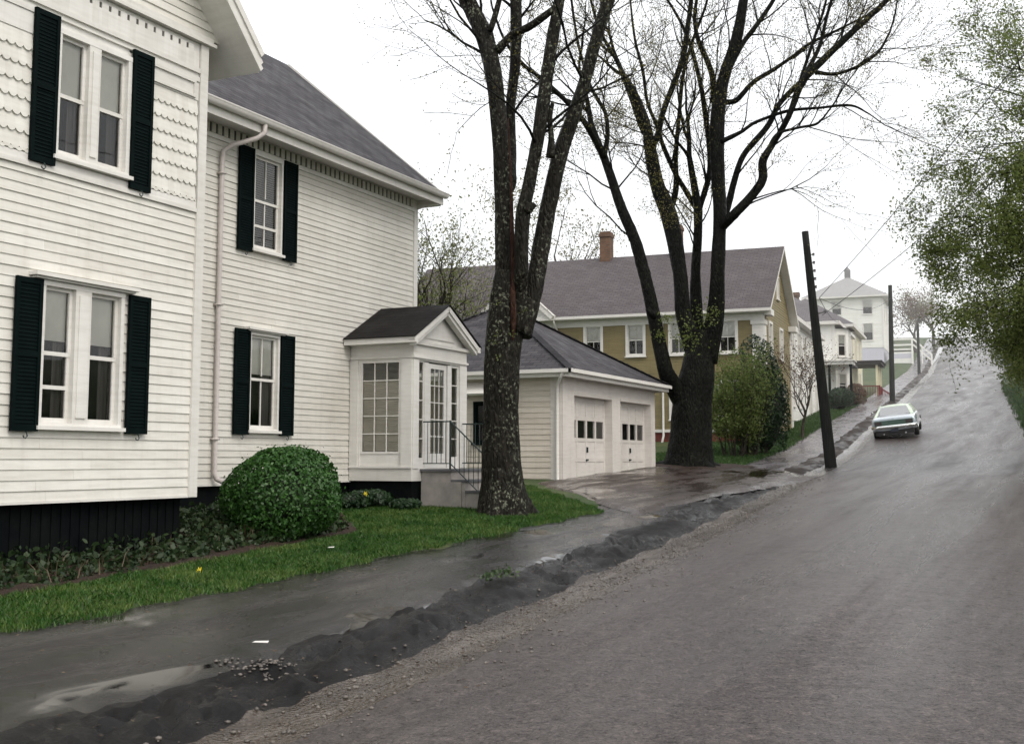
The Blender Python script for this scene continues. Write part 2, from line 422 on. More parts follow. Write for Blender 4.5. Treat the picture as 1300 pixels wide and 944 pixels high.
def mat_road():
    t = NT('wet_patched_asphalt'); rz = R(-4.2)
    o = t.coord('Object'); s = t.coord('Object', (.9, .16, 1), (0, 0, rz)); x = t.coord('Object', (.35, .8, 1), (0, 0, rz))
    big = t.noise(s, 1.0, 7, .62, .6)
    col = t.ramp(big, [(.30, (.035, .0275, .0270)), (.5, (.048, .039, .038)), (.70, (.064, .053, .051))])
    pat = t.ramp(t.noise(x, .8, 6, .65, .8), [(.50, 0.0), (.72, 1.0)])
    col = t.mix(t.math('MULTIPLY', pat, .55), col, (.032, .022, .018))
    g1 = t.noise(o, 34, 3, .75); g2 = t.noise(o, 75, 2, .7); g3 = t.noise(o, 9, 5, .75)
    gr = t.math('ADD', t.math('MULTIPLY', g1, .5), t.math('ADD', t.math('MULTIPLY', g2, .25), t.math('MULTIPLY', g3, .35)))
    col = t.mix(1.0, col, t.ramp(gr, [(.42, (.25, .25, .26)), (.53, (.85, .83, .82)), (.60, (1.35, 1.3, 1.25)), (.70, (3.8, 3.6, 3.4))]), 'MULTIPLY')
    mk = t.ramp(t.noise(t.coord('Object', (.5, 2.4, 1), (0, 0, rz)), 1.3, 6, .7, .5), [(.56, 0.0), (.66, 1.0)])
    mk = t.math('MULTIPLY', mk, t.ramp(t.noise(o, .23, 3), [(.45, 0.0), (.6, 1.0)]))
    col = t.mix(t.math('MULTIPLY', mk, .6), col, (.020, .014, .012))
    spk = t.ramp(t.noise(o, 30, 2, .5), [(.70, 0.0), (.74, 1.0)])
    col = t.mix(t.math('MULTIPLY', spk, .5), col, (.17, .155, .14))
    v = t.n('TexVoronoi', Scale=.4); v.feature = 'DISTANCE_TO_EDGE'
    dn = t.n('TexNoise', Scale=1.6, Detail=6.0); t.l(o, dn.inputs['Vector'])
    wv = t.mix(.6, o, dn.outputs['Color'], 'ADD'); t.l(wv, v.inputs['Vector'])
    crk = t.math('MULTIPLY', t.ramp(v.outputs['Distance'], [(0.0, 1.0), (.010, 0.0)]), t.ramp(t.noise(o, .35, 3), [(.5, 0.0), (.62, 1.0)]))
    col = t.mix(t.math('MULTIPLY', crk, .8), col, (.008, .007, .007))
    wet = t.noise(t.coord('Object', (1.0, .07, 1), (0, 0, rz)), 1.1, 6, .6, .4)
    rough = t.ramp(wet, [(.34, .22), (.5, .31), (.66, .42)])
    pud = t.ramp(t.noise(x, .7, 6, .65, .6), [(.54, 0.0), (.72, 1.0)])
    rough = t.mix(t.math('MULTIPLY', pud, .35), rough, (.2, .2, .2))
    nb = t.bump(gr, 1.0, .03); nb = t.bump(t.noise(o, 1.6, 5), .06, .05, nb)
    sp = t.math('MULTIPLY', t.math('MULTIPLY', t.ramp(gr, [(.42, .12), (.55, .9), (.68, 1.0)]), t.math('SUBTRACT', 1.25, t.math('MULTIPLY', mk, .6))), t.ramp(wet, [(.34, .85), (.5, .60), (.64, .40)]))
    t.bsdf(col, rough, nb, sp); return t.m
MT['road'] = mat_road()

def mat_walk(name, dark, mid, lite, rz=R(-4.2), spec=.36, rr=(.10, .34, .55), bk=.3, puddle=False):
    t = NT(name); o = t.coord('Object'); s = t.coord('Object', (1.6, .35, 1), (0, 0, rz))
    n = t.noise(s, 1.0, 7, .62, .5)
    col = t.ramp(n, [(.34, dark), (.5, mid), (.7, lite)])
    fine = t.noise(o, 55, 4, .75)
    col = t.mix(1.0, col, t.ramp(fine, [(.36, .5), (.55, 1.0), (.70, 2.0)]), 'MULTIPLY')
    rough = t.ramp(t.noise(s, 1.4, 5, .6, .3), [(.40, rr[0]), (.52, rr[1]), (.68, rr[2])])
    pud = t.ramp(t.noise(t.coord('Object', (1.0, .42, 1), (0, 0, rz)), .75, 4, .55, .3), [(.575, 0.0), (.625, 1.0)])
    if not puddle: pud = t.math('MULTIPLY', pud, 0.0)
    dry = t.math('SUBTRACT', 1.0, t.math('MULTIPLY', pud, .93))
    rough = t.mix(pud, rough, (.03, .03, .03)); col = t.mix(t.math('MULTIPLY', pud, .6), col, [c * .5 for c in dark])
    def bmp(h, k, dist, prev=None):
        d = t.n('Bump', Distance=dist); t.l(h, d.inputs['Height']); t.l(t.math('MULTIPLY', dry, k), d.inputs['Strength'])
        if prev: t.l(prev, d.inputs['Normal'])
        return d.outputs['Normal']
    nb = bmp(fine, .4, .01); nb = bmp(t.noise(o, 7, 8, .7), bk, .04, nb)
    t.bsdf(col, rough, nb, t.mix(pud, (spec, spec, spec), (.6, .6, .6))); return t.m
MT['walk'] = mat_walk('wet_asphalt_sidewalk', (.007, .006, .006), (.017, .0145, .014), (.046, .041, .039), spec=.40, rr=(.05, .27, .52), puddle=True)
MT['verge'] = mat_walk('broken_black_asphalt', (.002, .0018, .0018), (.005, .0042, .0042), (.014, .012, .012), spec=.2, rr=(.10, .42, .7), bk=.9)
MT['drive'] = mat_walk('wet_gravelly_driveway', (.022, .013, .010), (.038, .025, .020), (.066, .050, .043), puddle=True)

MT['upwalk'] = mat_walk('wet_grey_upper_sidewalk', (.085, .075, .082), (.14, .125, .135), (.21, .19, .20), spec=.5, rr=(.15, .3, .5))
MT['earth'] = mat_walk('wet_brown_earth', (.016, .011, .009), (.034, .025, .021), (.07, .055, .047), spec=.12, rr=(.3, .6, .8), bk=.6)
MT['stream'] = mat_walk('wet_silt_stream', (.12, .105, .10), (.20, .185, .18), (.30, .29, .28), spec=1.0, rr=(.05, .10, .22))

def mat_gutter():
    t = NT('muddy_gutter_gravel'); o = t.coord('Object'); s = t.coord('Object', (2.6, .35, 1), (0, 0, R(-4.2)))
    n = t.noise(s, 1.4, 8, .7, .7)
    col = t.ramp(n, [(.32, (.022, .015, .011)), (.5, (.070, .052, .039)), (.66, (.16, .135, .115))])
    g = t.n('TexVoronoi', Scale=28.0); t.l(o, g.inputs['Vector'])
    col = t.mix(.35, col, t.ramp(g.outputs['Distance'], [(0.0, (.13, .11, .095)), (.5, (.012, .009, .007))]))
    rough = t.ramp(t.noise(s, 1.0, 5, .6), [(.36, .50), (.46, .14), (.54, .06)])
    t.bsdf(col, rough, t.bump(t.math('ADD', g.outputs['Distance'], t.noise(o, 12, 6)), .6, .02), .5); return t.m
MT['gutter'] = mat_gutter()

# ------------------------------------------------------------------ ground, road, pavement
def spaced(*segs):
    out = []
    for a, b, st in segs: out += list(np.arange(a, b, st))
    return np.array(out + [segs[-1][1]])

def fbm(x, y, sc, oc=4, z=0.0):
    s = 0; a = 1; f = sc
    for _ in range(oc):
        s += a * noise.noise((x * f, y * f, z)); a *= .5; f *= 2.1
    return s

def strip(name, mat, ys, ds, zfun=None, eps=0.0, label=None):
    """sheet in street coordinates: ys up the street, ds to the left of the gutter line"""
    ds_f = ds if callable(ds) else (lambda y: ds)
    n = len(ds_f(ys[0])); V = []
    for y in ys:
        dd = ds_f(y)
        for d in dd:
            x = XL(y) - d
            z = gz(x, y) + eps
            if zfun: z += zfun(x, y, d)
            V.append((x, y, z))
    m = len(ys); idx = np.arange(m * n).reshape(m, n)
    Fc = np.stack([idx[:-1, :-1], idx[1:, :-1], idx[1:, 1:], idx[:-1, 1:]], -1).reshape(-1, 4)
    me = fastmesh(name, V, Fc); me.polygons.foreach_set('use_smooth', [True] * len(me.polygons))
    o = link(name, me, mat); o['kind'] = 'structure'
    return o

ys_near = spaced((-12, 2, 1.0), (2, 24, .09), (24, 45, .22), (45, 100, .6), (100, 260, 2.5))
def road_z(x, y, d):
    return .018 * fbm(x * 1.0, y * .5, .55, 3) + .006 * fbm(x, y, 3.0, 2)
def edge_fade(d, a, b): return max(0.0, min(1.0, (d - a) / (b - a)))
def verge_z(x, y, d):
    # eroded asphalt lip: lumps and broken pieces between pavement and gutter
    if y > 36: return (.03 * fbm(x, y, 1.2, 3) * edge_fade(d, .1, .5) * (1 - edge_fade(d, 1.2, 1.5)) + (road_z(x, y, d) if d <= 0 else 0) + .025 * fbm(x, y, .4, 2) * edge_fade(d, -.3, 1.0))
    w = edge_fade(d, .55, .85) * (1 - edge_fade(d, 1.15, 1.5))
    xx, yy = x + .25 * fbm(x, y, 1.3, 3), y + .25 * fbm(x, y, 1.3, 3, 5)
    vd = noise.voronoi(Vector((xx * 2.4, yy * 1.5, 0)))[0]
    gap = 1 - min(1.0, max(0.0, (vd[1] - vd[0]) * 5))
    on = edge_fade(fbm(x, y, .7, 2, 8), -.25, .15)
    z = w * min(1, (36 - y) / 3) * (.07 * fbm(x, y, .9, 2, 3.0) - .07 * gap * on + .065 * fbm(x, y, 2.4, 3, 7) * on + .03 * fbm(x, y, 7, 3))
    if d < .75: z += .02 * fbm(x, y, 3, 4) * edge_fade(d, 0, .15)
    if d > 1.5: z += .012 * fbm(x, y, 1.2, 3) * edge_fade(d, 1.5, 1.8)
    if d <= 0: z += road_z(x, y, d)
    return z + .025 * fbm(x, y, .4, 2) * edge_fade(d, -.3, 1.0)
def street_z(x, y, d):
    if d < -6.4 and y > 122: return road_z(x, y, d) - float(np.interp(d, _dk, _lk))
    if d < -.3: return road_z(x, y, d)
    return verge_z(x, y, d) + (road_z(x, y, d) * (1 - edge_fade(d, 0, .3)) if d > 0 else 0)

def wobble(y, a): return a * fbm(0, y, .55, 3, a * 50)
# boundaries shared by neighbouring strips
def b_road(y): return .02 + wobble(y, .10)
def b_gut(y): return .62 + wobble(y, .10)
def b_ver(y): return (1.30 if y < 22 else 1.22) + wobble(y, .16)
def b_walk(y): return (-7.75 - XL(y)) * -1 if False else (XL(y) + 7.75 if y < 19.6 else 2.65)
def walk_out(y):
    e = XL(y) + 7.75 if y < 19.6 else 2.65
    return max(e, b_ver(y) + .3) + .12 + wobble(y, .06)
road = strip('road', MT['road'], ys_near, lambda y: np.concatenate([np.linspace(-6.5 + wobble(y, .35) - 5.5 * edge_fade(y, 128, 150) - 3 * edge_fade(y, 175, 200), -1.0, 22), np.linspace(-.9, b_road(y), 8)]), street_z)
ys_lo = ys_near[ys_near <= 36.01]; ys_hi = ys_near[ys_near >= ys_lo[-1] - 1e-6]
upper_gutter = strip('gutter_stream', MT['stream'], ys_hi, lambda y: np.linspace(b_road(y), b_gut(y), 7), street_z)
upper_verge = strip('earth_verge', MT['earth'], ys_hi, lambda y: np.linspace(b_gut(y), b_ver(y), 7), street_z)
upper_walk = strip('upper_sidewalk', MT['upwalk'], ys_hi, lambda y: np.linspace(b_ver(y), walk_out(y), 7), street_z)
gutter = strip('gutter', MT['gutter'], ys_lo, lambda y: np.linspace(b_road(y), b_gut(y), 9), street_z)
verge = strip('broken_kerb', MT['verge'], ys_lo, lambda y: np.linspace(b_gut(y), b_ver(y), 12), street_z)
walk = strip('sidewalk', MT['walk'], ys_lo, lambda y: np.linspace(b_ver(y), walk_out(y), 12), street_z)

# the hillside the whole place stands on: one sheet to the horizon
gy = spaced((-60, 0, 6), (0, 60, .5), (60, 120, 1.5), (120, 260, 5), (260, 700, 40))
gd = spaced((-400, -60, 40), (-60, -12, 4), (-12, -6.6, .4), (-6.6, 3.0, .8), (3.0, 14, .4), (14, 40, 2), (40, 400, 40))
def ground_low(x, y, d):
    e = walk_out(y)
    if -6.7 < d < e - .2: return -.16
    if -6.7 - 5.5 * edge_fade(y, 122, 150) - 3 * edge_fade(y, 170, 200) < d <= -6.7: return -.16 - float(np.interp(d, _dk, _lk))
    if d < -6.7 or d > e: return .03 * fbm(x, y, .5, 3) * min(1, abs(d) / 10) + (.02 if d > e else 0)
    return -.06
ground = strip('ground', MT['turf'], gy, gd, ground_low, 0.0)

def sheet(name, mat, poly, step, eps, zf=None):
    """sheet over the ground inside a plan polygon (four corners, bilinear)"""
    (a, b, c, d) = [np.array(p, float) for p in poly]
    nu = max(2, int(np.linalg.norm(b - a) / step)); nv = max(2, int(np.linalg.norm(d - a) / step))
    V = []
    for i in range(nv + 1):
        for j in range(nu + 1):
            s, t = j / nu, i / nv
            p = (a * (1 - s) + b * s) * (1 - t) + (d * (1 - s) + c * s) * t
            q = p.copy()
            if 0 < i < nv or 0 < j < nu: pass
            ed = min(s, 1 - s, t, 1 - t)
            q[0] += .12 * fbm(p[0], p[1], .9, 3, 9) ; q[1] += .12 * fbm(p[0], p[1], .9, 3, 17)
            z = gz(q[0], q[1]) + .03 * fbm(q[0], q[1], .5, 3) * min(1, abs(XL(q[1]) - q[0]) / 10) + .02 + eps
            if ed <= 0: z -= .05
            if zf: z += zf(q[0], q[1])
            V.append((q[0], q[1], z))
    idx = np.arange((nv + 1) * (nu + 1)).reshape(nv + 1, nu + 1)
    Fc = np.stack([idx[:-1, :-1], idx[1:, :-1], idx[1:, 1:], idx[:-1, 1:]], -1).reshape(-1, 4)
    me = fastmesh(name, V, Fc); me.polygons.foreach_set('use_smooth', [True] * len(me.polygons))
    o = link(name, me, mat); o['kind'] = 'structure'; return o

drive = sheet('driveway', MT['drive'], [(-7.2, 19.9), (-7.0, 35.6), (-11.6, 35.0), (-11.6, 25.2)], .2, .03, lambda x, y: .012 * fbm(x, y, 1.5, 3))
bed = sheet('flower_bed', MT['soil'], [(-9.05, 5.0), (-9.45, 14.6), (-12.1, 18.0), (-12.1, 5.0)], .12, .03, lambda x, y: .05 * fbm(x, y, 1.6, 4) - .0)
soil2 = sheet('tree_soil', MT['soil'], [(-9.3, 33.2), (-9.2, 36.8), (-12.2, 36.6), (-12.2, 33.8)], .2, .05, lambda x, y: .03 * fbm(x, y, 1.6, 4))

# ------------------------------------------------------------------ windows, shutters
def window(par, F, opens, zb, zt, off, cas=.09, mullion=True, meet=.5, shade=None, curtain=False, blinds=False, vm=(0, 0), extra=None, cap=None, sillw=.05, trim=None, depth=.55, proud=.05, name='window', simple=False):
    """one window unit: casing with one or two sash openings"""
    trim = trim or MT['trim']
    a0 = opens[0][0]; a1 = opens[-1][1]
    c = MB()
    F.box(c, a0 - cas, a0, -.06, proud, zb, zt); F.box(c, a1, a1 + cas, -.06, proud, zb, zt)
    F.box(c, a0 - cas, a1 + cas, -.06, proud + .004, zt, zt + cas)
    F.box(c, a0 - cas, a1 + cas, -.06, proud + .002, zb - cas * .6, zb)
    for p, q in zip(opens[:-1], opens[1:]):
        F.box(c, p[1], q[0], -.06, proud, zb, zt)
        F.box(c, p[1] + .045, q[0] - .045, proud, proud + .018, zb + .06, zt - .06)
    w = c.build(name, trim, par, off, uv=False)
    s = MB(); F.box(s, a0 - cas - .03, a1 + cas + .03, -.02, proud + .05, zb - cas * .6 - .045, zb - cas * .6 - .002)
    s.build('sill', trim, w, off)
    if cap:
        k = MB(); F.box(k, a0 - cas - cap, a1 + cas + cap, 0, proud + .09, zt + cas + .03, zt + cas + .07)
        F.box(k, a0 - cas - cap + .04, a1 + cas + cap - .04, 0, proud + .05, zt + cas + .006, zt + cas + .028)
        k.build('head_cap', trim, w, off)
    sm = MB(); pm = MB(); st = .04
    zm = zb + (zt - zb) * meet
    for i, (p, q) in enumerate(opens):
        F.box(sm, p, q, -.05, -.012, zm - .025, zm + .02)
        for (y0, y1, o0, o1) in ((zm + .02, zt, -.045, -.008), (zb, zm - .025, -.055, -.02)):
            F.box(sm, p, p + st, o0, o1, y0, y1); F.box(sm, q - st, q, o0, o1, y0, y1)
        F.box(sm, p + st, q - st, -.045, -.008, zt - st, zt); F.box(sm, p + st, q - st, -.055, -.02, zb, zb + st * 1.4)
        for lev, (y0, y1, o0) in enumerate(((zb, zm - .025, -.05), (zm + .02, zt, -.04))):
            k = vm[lev]
            for j in range(1, k + 1):
                a = p + (q - p) * j / (k + 1); F.box(sm, a - .011, a + .011, o0, o0 + .026, y0 + st, y1 - .003)
        if extra and extra[0] == i: F.box(sm, p + st, q - st, -.05, -.015, extra[1] - .022, extra[1] + .022)
        F.quad(pm, p + .01, q - .01, zm, zt, -.028); F.quad(pm, p + .01, q - .01, zb, zm - .002, -.038)
    sm.build('sash', trim, w, off); pm.build('pane', MT['glass'], w, off)
    if shade:
        for p, q in opens:
            h = MB(); F.box(h, p + .02, q - .02, -.078, -.075, zt - (zt - zb) * shade, zt); F.box(h, p + .02, q - .02, -.082, -.07, zt - (zt - zb) * shade - .02, zt - (zt - zb) * shade)
            h.build('shade', MT['shade'], w, off)
    if curtain:
        h = MB()
        for p, q in opens:
            n = 14; wd = (q - p) * .3
            for side in (0, 1):
                for j in range(n):
                    b0 = j / n; b1 = (j + 1) / n
                    f = lambda b: (p + .02 + b * wd) if side == 0 else (q - .02 - b * wd)
                    oo = lambda b: -.13 + .02 * math.sin(b * 28)
                    h.poly(F.pt(f(b0), oo(b0), zb), F.pt(f(b1), oo(b1), zb), F.pt(f(b1), oo(b1), zt), F.pt(f(b0), oo(b0), zt))
        h.build('curtain', MT['curtain'], w, off)
    if blinds:
        h = MB()
        for p, q in opens:
            z = zb + .03
            while z < zt - .03:
                h.poly(F.pt(p + .03, -.10, z), F.pt(q - .03, -.10, z), F.pt(q - .03, -.075, z + .022), F.pt(p + .03, -.075, z + .022)); z += .038
        h.build('blind', MT['blind'], w, off)
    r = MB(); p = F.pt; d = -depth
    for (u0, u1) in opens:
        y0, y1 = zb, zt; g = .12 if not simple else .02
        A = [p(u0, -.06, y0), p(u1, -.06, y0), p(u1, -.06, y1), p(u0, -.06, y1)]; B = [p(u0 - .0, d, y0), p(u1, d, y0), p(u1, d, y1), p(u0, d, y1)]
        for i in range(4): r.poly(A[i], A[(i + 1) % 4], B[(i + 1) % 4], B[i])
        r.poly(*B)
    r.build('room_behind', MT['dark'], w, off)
    return w

def shutter(par, F, a0, a1, z0, z1, off, lab=None, dog=True):
    m = MB(); fr = .045; o0, o1 = .04, .078
    F.box(m, a0, a0 + fr, o0, o1, z0, z1); F.box(m, a1 - fr, a1, o0, o1, z0, z1)
    for z, h in ((z0, .07), (z1 - .06, .06), ((z0 + z1) / 2 - .03, .06)): F.box(m, a0 + fr, a1 - fr, o0 + .002, o1 - .002, z, z + h)
    z = z0 + .08
    while z < z1 - .08:
        if abs(z - (z0 + z1) / 2) > .05:
            p = F.pt; m.hexa([p(a0 + fr, o0 + .004, z + .028), p(a1 - fr, o0 + .004, z + .028), p(a1 - fr, o1 - .010, z + .002), p(a0 + fr, o1 - .010, z + .002),
                              p(a0 + fr, o0 + .004, z + .036), p(a1 - fr, o0 + .004, z + .036), p(a1 - fr, o1 - .008, z + .008), p(a0 + fr, o1 - .008, z + .008)])
        z += .042
    F.box(m, a0 + fr, a1 - fr, o0, o0 + .021, z0 + .07, z1 - .06)
    s = m.build('shutter', MT['shutter'], par, off)
    if dog:
        k = MB(); am = (a0 + a1) / 2
        pts = [F.pt(am + .015, .03, z0 + .02), F.pt(am + .01, .09, z0 - .01), F.pt(am + .02, .095, z0 - .05), F.pt(am, .095, z0 - .075), F.pt(am - .03, .095, z0 - .065), F.pt(am - .035, .095, z0 - .045)]
        k.tube(pts, .007, 6); k.build('shutter_dog', MT['iron'], s, off)
    return s

# ------------------------------------------------------------------ the white clapboard house
def build_house():
    L = (-12.2, 14.0, -1.2); off = L
    H = thing('clapboard_house', 'large white clapboard house with dark green shutters and a glazed entry porch beside the lawn', 'house', L)
    FB = Face((-10.2, 0), (0, 1), (1, 0)); FW = Face((-12.2, 0), (0, 1), (1, 0))
    # --- front gabled block
    wl = [(9.335, 9.765), (10.0, 10.465)]; wu = [(9.42, 9.83), (10.01, 10.45)]
    w = MB(); ops = [(9.29, 10.52, .36, 1.97), (9.37, 10.50, 3.35, 4.84)]
    clap(w, FB, 8.0, 11.74, -.45, 3.16, .114, ops)
    pk = 9.94
    clap(w, FB, 8.0, 11.74, 5.52, 7.75, .114, (), .016, top=lambda z: (pk - (7.72 - z) * 1.0 , pk + (7.72 - z) * 1.0) if z < 7.72 else (pk, pk))
    clap(w, Face((0, 11.88), (1, 0), (0, 1)), -12.2, -10.36, -.45, 5.6, .143)
    clap(w, Face((0, 8.0), (1, 0), (0, -1)), -12.2, -10.36, -.45, 5.6, .143)
    w.build('wall', MT['white'], H, off)
    # scalloped shingle courses between the belt boards
    s = MB(); zr = [4.62 - .186 * i for i in range(8)]
    for i, z in enumerate(zr):
        tabs = []
        a = 8.02 + (i % 2) * .055
        zb = max(z - .186, 3.30)
        while a < 11.72:
            a1 = min(a + .11, 11.72)
            if not (a1 > 9.3 and a < 10.58 and zb < 4.95):
                o1, o0 = .036, .012
                p = FB.pt; pts = [p(a, o0, z + .03), p(a, o1 - .002, zb + .035)]
                for k in range(1, 6):
                    t = k / 6; pts.append(p(a + (a1 - a) * t, o1, zb + .035 - .038 * math.sin(math.pi * t) ** .8))
                pts += [p(a1, o1 - .002, zb + .035), p(a1, o0, z + .03)]
                s.poly(*pts)
                low = pts[1:-1]
                for q0, q1 in zip(low[:-1], low[1:]): s.poly(q0, q1, (q1[0] - .022, q1[1], q1[2]), (q0[0] - .022, q0[1], q0[2]))
            a = a1
    s.build('scalloped_shingles', MT['white'], H, off)
    t = MB()
    FB.box(t, 8.0, 9.37, 0, .008, 3.2, 4.9); FB.box(t, 10.5, 11.72, 0, .0085, 3.2, 4.9)
    FB.box(t, 9.371, 10.499, -.02, .0075, 4.838, 4.94); FB.box(t, 9.371, 10.499, -.02, .0075, 3.3, 3.352)
    FB.box(t, 8.0, 11.735, -.01, .045, 3.165, 3.215); FB.box(t, 8.0, 11.73, -.01, .03, 3.217, 3.30)
    FB.box(t, 8.0, 9.30, 0, .025, 4.64, 4.88); FB.box(t, 10.56, 11.73, 0, .025, 4.64, 4.88)
    FB.box(t, 10.60, 11.66, .025, .05, 4.85, 4.885); FB.box(t, 10.60, 11.66, .025, .05, 4.66, 4.69); FB.box(t, 11.625, 11.66, .026, .048, 4.691, 4.849)
    FB.box(t, 8.0, 11.73, -.01, .02, 4.95, 5.40)
    FB.box(t, 8.0, 9.3, 0, .04, 4.882, 4.95); FB.box(t, 10.56, 11.73, 0, .04, 4.887, 4.95); FB.box(t, 9.3, 10.56, 0, .038, 4.93, 4.949)
    FB.box(t, 7.9, 11.98, -.01, .10, 5.405, 5.45); FB.box(t, 7.93, 11.95, -.01, .07, 5.452, 5.52)
    FB.box(t, 11.74, 11.885, -.14, .046, -.47, 5.40); FB.box(t, 8.0 - .005, 8.14, -.14, .046, -.47, 5.40)
    t.build('trim_boards', MT['trim'], H, off)
    d = MB(); a = 8.05
    while a < 11.65:
        FB.box(d, a, a + .105, .02, .042, 5.06, 5.345); FB.box(d, a + .105, a + .15, .02, .042, 5.06, 5.27); a += .15
    FB.box(d, 8.0, 11.73, .02, .05, 5.00, 5.058)
    d.build('tooth_frieze', MT['trim'], H, off)
    d = MB(); FB.box(d, 8.05, 11.62, .018, .030, 5.272, 5.343)  # dark strip added to paint the shade into the tooth gaps
    d.build('frieze_slot_shade', MT['slotshade'], H, off)
    w = window(H, FB, wl, .40, 1.90, off, .055, meet=.51, shade=.38, curtain=True, extra=(0, .79), cap=.16)
    window(H, FB, wu, 3.40, 4.77, off, .06, meet=.5, shade=.5, curtain=True)
    for (a0, a1) in ((8.92, 9.275), (10.585, 10.93)): shutter(H, FB, a0, a1, .30, 1.95, off)
    for (a0, a1) in ((9.02, 9.365), (10.515, 10.86)): shutter(H, FB, a0, a1, 3.23, 4.94, off)
    # gable roof over the block, runs back to the main ridge
    def gable_roof(name, pkY, pkz, half, x0, x1, mat, th=.20):
        m = MB(); k = MB()
        for sg in (1, -1):
            e = (pkY + sg * half, pkz - half)
            q = th * .707
            A = [(x0, pkY, pkz), (x1, pkY, pkz), (x1, e[0], e[1]), (x0, e[0], e[1])]
            up = [(p[0], p[1] + sg * q * 0, p[2] + th * 1.3) for p in A]
            m.poly(*up)
            k.poly(*A)
            k.poly(A[1], A[2], (A[2][0], A[2][1], A[2][2] + th * 1.3 - .01), (A[1][0], A[1][1], A[1][2] + th * 1.3 - .01))
            k.poly(A[2], A[3], (A[3][0], A[3][1], A[3][2] + th * 1.3 - .01), (A[2][0], A[2][1], A[2][2] + th * 1.3 - .01))
            # barge mouldings
            fx = x1 + .02
            for dz, wz, ox in ((th * 1.15, .09, .045), (th * .55, .10, .02), (.03, .07, .03)):
                a = Vector((fx + ox / 2 - .01, pkY, pkz + dz)); b = Vector((fx + ox / 2 - .01, e[0] + sg * .0, e[1] + dz))
                k.beam(a, b, ox + .02, wz)
        m.build('roof', mat, H, off, uv=True); k.build('eave_soffit', MT['trim'], H, off)
    gable_roof('front_roof', 9.94, 7.70, 2.52, -15.6, -9.78, MT['roofgrey'])
    # --- long wing
    wops = [(15.42, 16.20, .47, 2.06), (15.42, 16.20, 3.44, 5.08), (12.45, 13.25, .47, 2.06), (12.45, 13.25, 3.44, 5.08)]
    w = MB(); clap(w, FW, 11.9, 20.66, -.38, 5.12, .105, wops)
    clap(w, FW, 2.0, 8.0, -.38, 5.12, .122)
    FN = Face((0, 20.77), (1, 0), (0, 1))
    clap(w, FN, -19.2, -12.2, -.38, 8.55, .122, (), top=lambda z: (-19.2, -12.2) if z < 5.2 else (-15.7 - (8.6 - z) / .84, -15.7 + (8.6 - z) / .84))
    FS = Face((0, 2.0), (1, 0), (0, -1))
    clap(w, FS, -19.2, -12.2, -.38, 8.55, .244, (), top=lambda z: (-19.2, -12.2) if z < 5.2 else (-15.7 - (8.6 - z) / .84, -15.7 + (8.6 - z) / .84))
    w.build('wall', MT['wing'], H, off)
    t = MB(); FW.box(t, 20.66, 20.80, -.12, .035, -.38, 5.12); FW.box(t, 11.9, 20.78, -.01, .025, 5.12, 5.40); FW.box(t, 2.0, 8.0, -.01, .025, 5.12, 5.40)
    FW.box(t, 11.9, 20.66, -.01, .04, 5.06, 5.118)
    t.build('trim_boards', MT['trim'], H, off)
    d = MB(); a = 11.95
    while a < 20.6:
        FW.box(d, a, a + .09, .025, .045, 5.14, 5.30); a += .15
    d.build('tooth_frieze', MT['wing'], H, off)
    d = MB(); FW.box(d, 11.95, 20.6, .024, .030, 5.142, 5.298)  # gap shade under the wing eave, painted as one dark strip
    d.build('frieze_slot_shade', MT['slotshade'], H, off)
    f = MB(); f.box(-12.3, -11.70, 11.9, 21.0, 5.31, 5.335)           # soffit
    f.box(-11.72, -11.69, 11.9, 21.02, 5.22, 5.42)
    f.box(-12.3, -11.74, 20.8, 21.0, 5.20, 5.305)
    f.box(-12.3, -11.70, 2.0, 7.4, 5.31, 5.335); f.box(-11.72, -11.69, 2.0, 7.4, 5.22, 5.42)
    f.beam((-11.74, 20.98, 5.40), (-15.7, 20.98, 8.72), .05, .2); f.beam((-19.66, 20.98, 5.40), (-15.7, 20.98, 8.72), .05, .2)
    f.build('eave_soffit', MT['trim'], H, off)
    g = MB(); n = 8
    ring = lambda y: [(-11.625 + .07 * math.cos(math.pi + math.pi * k / n), y, 5.43 + .085 * math.sin(math.pi + math.pi * k / n)) for k in range(n + 1)]
    for y0, y1 in ((12.5, 21.03),):
        A, B = ring(y0), ring(y1)
        for k in range(n): g.poly(A[k], A[k + 1], B[k + 1], B[k])
        g.poly(*B); g.box(-11.56, -11.545, y0, y1, 5.425, 5.445)
    g.build('gutter', MT['trim'], H, off, smooth=False)
    r = MB()
    for sg in (1, -1):
        ex = -15.7 + sg * 4.05; m = 3.32 / 4.0
        for y0, y1 in ((1.6, 21.02),):
            A = [(-15.7, y0, 8.80), (-15.7, y1, 8.80), (ex, y1, 8.80 - 4.05 * m), (ex, y0, 8.80 - 4.05 * m)]
            r.poly(*A); r.poly(*[(p[0], p[1], p[2] - .05) for p in A])
            r.poly(A[1], A[2], (A[2][0], A[2][1], A[2][2] - .05), (A[1][0], A[1][1], A[1][2] - .05)); r.poly(A[2], A[3], (A[3][0], A[3][1], A[3][2] - .05), (A[2][0], A[2][1], A[2][2] - .05))
    r.build('roof', MT['roofgrey'], H, off, uv=True)
    window(H, FW, [(15.455, 16.165)], .50, 2.03, off, .045, meet=.53, shade=.4, curtain=True, vm=(1, 1), cap=.12)
    window(H, FW, [(15.455, 16.165)], 3.48, 5.03, off, .045, meet=.52, blinds=True, vm=(1, 1), extra=(0, 3.86))
    window(H, FW, [(12.51, 13.19)], .52, 2.02, off, .065, shade=.5, vm=(1, 1), cap=.12)
    window(H, FW, [(12.51, 13.19)], 3.50, 5.02, off, .065, shade=.5, vm=(1, 1))
